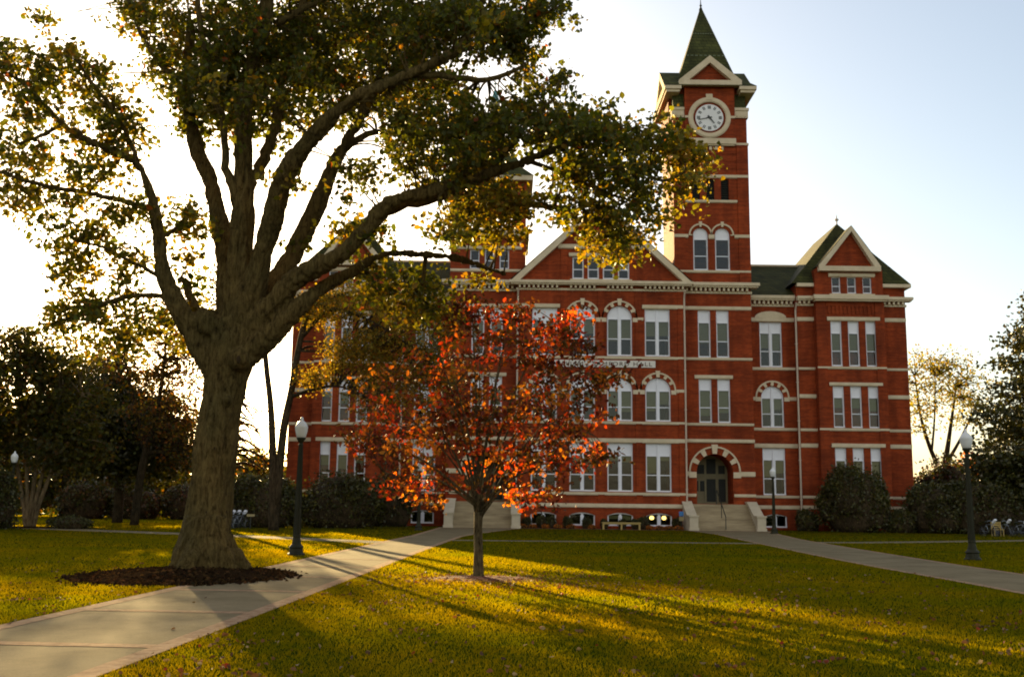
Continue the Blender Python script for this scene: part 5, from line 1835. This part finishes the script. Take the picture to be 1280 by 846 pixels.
# ------------------------------------------------------------------ street furniture
def lamp_proto():
    t = empty('street_lamp', (0, 0, 0), '', 'street lamp', 'lamp posts along the paths')
    b = MB()
    b.lathe([(0.27, 0), (0.27, 0.06), (0.22, 0.10), (0.20, 0.22), (0.235, 0.26), (0.15, 0.36), (0.115, 0.55), (0.125, 0.60), (0.098, 0.66), (0.088, 1.2), (0.072, 2.6), (0.062, 3.42), (0.085, 3.46), (0.055, 3.52), (0.10, 3.60), (0.145, 3.66), (0.145, 3.70)], sides=14)
    for k in range(8):
        a = 2 * PI * k / 8
        b.tube([(math.cos(a) * .118, math.sin(a) * .118, .62), (math.cos(a) * .07, math.sin(a) * .07, 3.4)], [.012, .008], 4)
    b.build('post', POSTGREEN, t, False)
    b = MB()
    b.lathe([(0.12, 3.70), (0.15, 3.74), (0.195, 3.92), (0.20, 4.0), (0.205, 4.02), (0.205, 4.05), (0.17, 4.12), (0.11, 4.20), (0.06, 4.24), (0.05, 4.28), (0.055, 4.31), (0.02, 4.36)], sides=18)
    b.build('lamp_globe', GLOBE, t, True)
    return t


LPROT = lamp_proto()
lamps = [((370, 694), None, 'dark lamp post with white globe on the grass right of the big trunk', 0.985), ((1216, 700), None, 'dark lamp post with white globe on the right lawn nearest the right edge', 1.0),
         ((968, 667), None, 'distant lamp post standing before the window right of the arched door', 1.0), ((523, 663), None, 'distant lamp post behind the red tree beside the left steps', 1.0), ((24, 657), 60, 'distant lamp post among the bushes at the far left', 1.0)]
for k, (pp, Yf, lab, sc_) in enumerate(lamps):
    t = LPROT if k == 0 else copy_tree(LPROT)
    g = G(*pp)
    if Yf:
        g = np.array([X(pp[0], Yf), Yf, 0])
    t.location = (g[0], g[1], 0)
    t.scale = (sc_, sc_, sc_)
    t['label'] = lab

# wooden bench before the middle of the hall
bx, by = 8.05, 76.2
t = empty('bench', (bx, by, 0), 'long backless wooden bench on the pavement before the basement windows', 'bench')
b = MB()
for k in range(3):
    b.box(bx - 1.4, bx + 1.4, by - .24 + k * .165, by - .09 + k * .165, .46, .53)
b.box(bx - 1.36, bx + 1.36, by - .2, by - .15, .38, .46)
b.box(bx - 1.36, bx + 1.36, by + .15, by + .2, .38, .46)
b.build('seat', WOOD, t)
for dx in (-1.3, 0, 1.3):
    b = MB()
    b.box(bx + dx - .06, bx + dx + .06, by - .2, by + .2, 0, .379)
    b.build('leg', WOOD, t)
# blue sign by the right steps
x_, y_ = 12.62, 77.6
t = empty('small_sign', (x_, y_, 0), 'small blue sign on a stake left of the right steps', 'sign')
b = MB()
b.box(x_ - .03, x_ + .03, y_, y_ + .05, 0, 1.3)
b.build('post', BLACK, t)
b = MB()
b.box(x_ - .17, x_ + .17, y_ - .03, y_ - .003, 1.0, 1.34)
b.build('sign_panel', BLUE, t)
b = MB()
b.box(x_ - .17, x_ + .17, y_ - .03, y_ - .003, .66, .96)
b.build('lower_panel', TANSIGN, t)
# low marker left
x_, y_ = X(321, 66), 66.0
t = empty('marker_post', (x_, y_, 0), 'low thin post with a tan bar standing before the left hedge', 'sign')
b = MB()
b.box(x_ - .03, x_ + .03, y_ - .03, y_ + .03, 0, .75)
b.build('post', BLACK, t)
b = MB()
b.box(x_ - .24, x_ + .24, y_ - .06, y_ + .02, .75, .9)
b.build('sign_panel', TANSIGN, t)


# bicycles
def bicycle():
    t = empty('bicycle', (0, 0, 0), '', 'bicycle', 'parked bicycles')
    b = MB()
    b.tube([(-.12, 0, .3), (.25, 0, .85)], .022, 6)
    b.tube([(-.12, 0, .3), (-.28, 0, .78)], .022, 6)
    b.tube([(-.27, 0, .74), (.22, 0, .80)], .022, 6)
    b.tube([(-.12, 0, .3), (-.55, 0, .34)], .016, 6)
    b.tube([(-.27, 0, .74), (-.55, 0, .34)], .014, 6)
    b.tube([(.22, 0, .95), (.28, 0, .75), (.5, 0, .34)], .02, 6)
    b.build('frame', SILVER, t, True)
    for cx in (-.55, .5):
        w = MB()
        w.tube([(cx + .33 * math.cos(a), 0, .34 + .33 * math.sin(a)) for a in np.linspace(0, 2 * PI, 21)], .022, 6)
        wh = w.build('wheel', TYRE, t, True)
        s_ = MB()
        for a in np.linspace(0, PI, 7)[:-1]:
            s_.tube([(cx + .31 * math.cos(a), 0, .34 + .31 * math.sin(a)), (cx - .31 * math.cos(a), 0, .34 - .31 * math.sin(a))], .005, 3)
        s_.build('spokes', SILVER, wh)
    h = MB()
    h.tube([(.1, -.3, 1.0), (.2, -.18, 1.02), (.22, 0, .97), (.2, .18, 1.02), (.1, .3, 1.0)], .024, 6)
    h.build('handlebar', SILVER, t, True)
    bk = MB()
    bk.prism_y([(.26, .92), (.34, .86), (.56, 1.06), (.48, 1.14)], -.09, .09)
    bk.build('basket', WHITE, t)
    s_ = MB()
    s_.lathe([(.02, .78), (.02, .9), (.12, .92), (.1, .97), (.02, .98)], (-.3, 0, 0), 8)
    s_.build('saddle', BLACK, t, True)
    return t


bk0 = bicycle()
bl = [((294, 66.3), 1.15, 'pale bicycle partly behind the big trunk at the left hedge'), ((301, 66.5), 1.15, 'middle pale bicycle of the three at the left hedge'), ((308, 66.2), 1.1, 'pale bicycle of the left three nearest the tan marker'),
      ((1231, 69), -1.2, 'pale bicycle left of the wooden seat at the right hedge'), ((1249, 70), -1.2, 'pale bicycle right of the wooden seat at the right hedge'), ((1269, 69), -1.1, 'pale bicycle second from the right edge'), ((1278, 68.5), -1.1, 'pale bicycle at the right edge of the picture')]
for k, ((px, Y), rz, lab) in enumerate(bl):
    t = bk0 if k == 0 else copy_tree(bk0)
    t.location = (X(px, Y), Y, 0)
    t.rotation_euler.z = rz
    t['label'] = lab
Y = 69.6
x_ = X(1240.5, Y)
t = empty('wooden_seat', (x_, Y, 0), 'small brown wooden seat with back among the right bicycles', 'bench')
b = MB()
b.box(x_ - .33, x_ + .33, Y - .25, Y + .22, .42, .48)
b.build('seat', WOOD, t)
b = MB()
for k in range(3):
    b.box(x_ - .33, x_ + .33, Y + .225, Y + .265, .55 + k * .14, .66 + k * .14)
b.build('backrest', WOOD, t)
for (dx, dy) in ((-.29, -.2), (.29, -.2), (-.29, .2), (.29, .2)):
    b = MB()
    b.box(x_ + dx - .03, x_ + dx + .03, Y + dy - .02, Y + dy + .02, 0, .418 if dy < 0 else .95)
    b.build('leg', WOOD, t)


# ------------------------------------------------------------------ grass and fallen leaves
def in_polys(P):
    inside = np.zeros(len(P), bool)
    for poly in PATH_POLYS:
        q = np.array(poly)
        x, y = P[:, 0], P[:, 1]
        c = np.zeros(len(P), bool)
        j = len(q) - 1
        for i in range(len(q)):
            xi, yi, xj, yj = q[i, 0], q[i, 1], q[j, 0], q[j, 1]
            cond = ((yi > y) != (yj > y)) & (x < (xj - xi) * (y - yi) / (yj - yi + 1e-12) + xi)
            c ^= cond
            j = i
        inside |= c
    for (cx, cy, rx, ry) in ((-7.05, 23.2, 1.95, 2.5), (X(50, 62), 62.2, 4.4, 1.8)):
        inside |= ((P[:, 0] - cx) / rx) ** 2 + ((P[:, 1] - cy) / ry) ** 2 < 1
    inside |= (P[:, 1] > 75.3) & (P[:, 0] > -5.2) & (P[:, 0] < 19.4)
    inside |= (P[:, 1] > 79) & (P[:, 0] > -17.5) & (P[:, 0] < 31.2)
    return inside


GR = []
for (y0, y1, dens, w, h) in ((6.5, 11, 1500, .009, .030), (11, 16, 1150, .010, .031), (16, 24, 620, .014, .034), (24, 36, 280, .020, .038), (36, 52, 110, .032, .042), (52, 79, 45, .05, .046), (79, 112, 14, .09, .06)):
    xa, xb = -y1 * .58 - 1.5, y1 * .58 + 1.5
    n = int((xb - xa) * (y1 - y0) * dens)
    p = np.stack([rng.uniform(xa, xb, n), rng.uniform(y0, y1, n)], 1)
    p = p[np.abs(p[:, 0]) < p[:, 1] * .58 + 1.5]
    p = p[~in_polys(p)]
    GR.append((p, w, h))
V, C = [], []
for p, w, h in GR:
    n = len(p)
    a = rng.uniform(0, 2 * PI, n)
    hh = h * rng.uniform(.55, 1.25, n)
    lean = rng.normal(size=(n, 2)) * hh[:, None] * .55
    dx, dy = np.cos(a) * w * .5, np.sin(a) * w * .5
    z = np.zeros(n) - .003
    V.append(np.stack([np.stack([p[:, 0] - dx, p[:, 1] - dy, z], 1), np.stack([p[:, 0] + dx, p[:, 1] + dy, z], 1),
                       np.stack([p[:, 0] + lean[:, 0] + dx * .25, p[:, 1] + lean[:, 1] + dy * .25, hh], 1), np.stack([p[:, 0] + lean[:, 0] - dx * .25, p[:, 1] + lean[:, 1] - dy * .25, hh], 1)], 1).reshape(-1, 3))
    f1 = np.array([noise.noise(Vector((x_ * .35, y_ * .35, 0))) + .6 * noise.noise(Vector((x_ * 1.7, y_ * 1.7, 3))) for x_, y_ in p])
    t_ = np.clip(.45 + f1 * .6 + rng.normal(size=n) * .08, 0, 1)[:, None]
    c = np.array([0.025, 0.044, 0.003]) * (1 - t_) + np.array([0.048, 0.056, 0.004]) * t_
    C.append(np.repeat(c, 4, axis=0))
V = np.concatenate(V)
C = np.concatenate(C)
print('grass blades', len(V) // 4)
me = bpy.data.meshes.new('grass')
nf = len(V) // 4
me.vertices.add(len(V))
me.vertices.foreach_set('co', V.astype(np.float32).ravel())
me.loops.add(nf * 4)
me.loops.foreach_set('vertex_index', np.arange(nf * 4, dtype=np.int32))
me.polygons.add(nf)
me.polygons.foreach_set('loop_start', np.arange(0, nf * 4, 4, dtype=np.int32))
me.polygons.foreach_set('loop_total', np.full(nf, 4, dtype=np.int32))
me.update(calc_edges=True)
at = me.attributes.new('leaf_colour', 'FLOAT_COLOR', 'POINT')
at.data.foreach_set('color', np.concatenate([C, np.ones((len(C), 1))], 1).astype(np.float32).ravel())
me.materials.append(leaf_mat('grass_blade', .6, (11.5, 6.0, .3), .9, 0.0))
go = bpy.data.objects.new('grass', me)
COL.objects.link(go)
kind(go, 'stuff')
go['label'] = 'short mown grass of the lawn'
go['category'] = 'grass'

# fallen leaves: thick under the red tree, thin over the lawn
q = []
q.append(np.stack([rng.normal(-.4, 1.5, 620), rng.normal(23.2, 1.2, 620)], 1))
q.append(np.stack([rng.normal(2.2, 3.0, 420), rng.normal(20.5, 2.6, 420)], 1))
n = 750
yy = rng.uniform(7, 30, n)
q.append(np.stack([rng.uniform(-.55, .55, n) * yy, yy], 1))
cl = np.concatenate([np.array([rng.uniform(-.5, .5) * y_, y_]) + rng.normal(size=(9, 2)) * .22 for y_ in rng.uniform(8.5, 20, 55)])
q.append(cl)
p = np.concatenate(q)
on_path = in_polys(p)
keep = ~on_path | (rng.uniform(size=len(p)) < .05)
p = p[keep]
z = np.where(on_path[keep], .02, rng.uniform(.02, .04, len(p)))
ck_ = palette(len(p), [(0.22, 0.085, 0.025), (0.17, 0.085, 0.035), (0.34, 0.23, 0.11), (0.24, 0.035, 0.012), (0.08, 0.04, 0.018)], [.25, .28, .2, .05, .22])
lo_ = leaf_mesh('fallen_leaves', np.column_stack([p, z]), .060, ck_, leaf_mat('dry_leaf', .25, (1.2, 1, .8), .7), None, 0, .7, 1.0)
kind(lo_, 'stuff')
lo_['label'] = 'dry brown and red leaves scattered over the grass'
lo_['category'] = 'leaves'
# leaf litter chips on the oak's mulch
n = 8000
a = rng.uniform(0, 2 * PI, n)
r_ = np.sqrt(rng.uniform(0.02, 1.15, n)) + np.abs(rng.normal(size=n)) * .12
p = np.column_stack([-7.05 + 1.9 * r_ * np.cos(a), 23.2 + 2.4 * r_ * np.sin(a), rng.uniform(.05, .20, n) * np.clip(1.25 - r_, .25, 1)])
lo_ = leaf_mesh('leaf_litter', p, .09, palette(n, [(0.035, 0.02, 0.010), (0.07, 0.038, 0.016), (0.02, 0.013, 0.008)], [.4, .3, .3]), leaf_mat('litter_leaf', .15, (1.2, 1, .8), .9, 0.0), None, 0, .7, 1.0)
kind(lo_, 'stuff')
lo_['label'] = 'dark leaf litter heaped round the big trunk'
lo_['category'] = 'leaves'
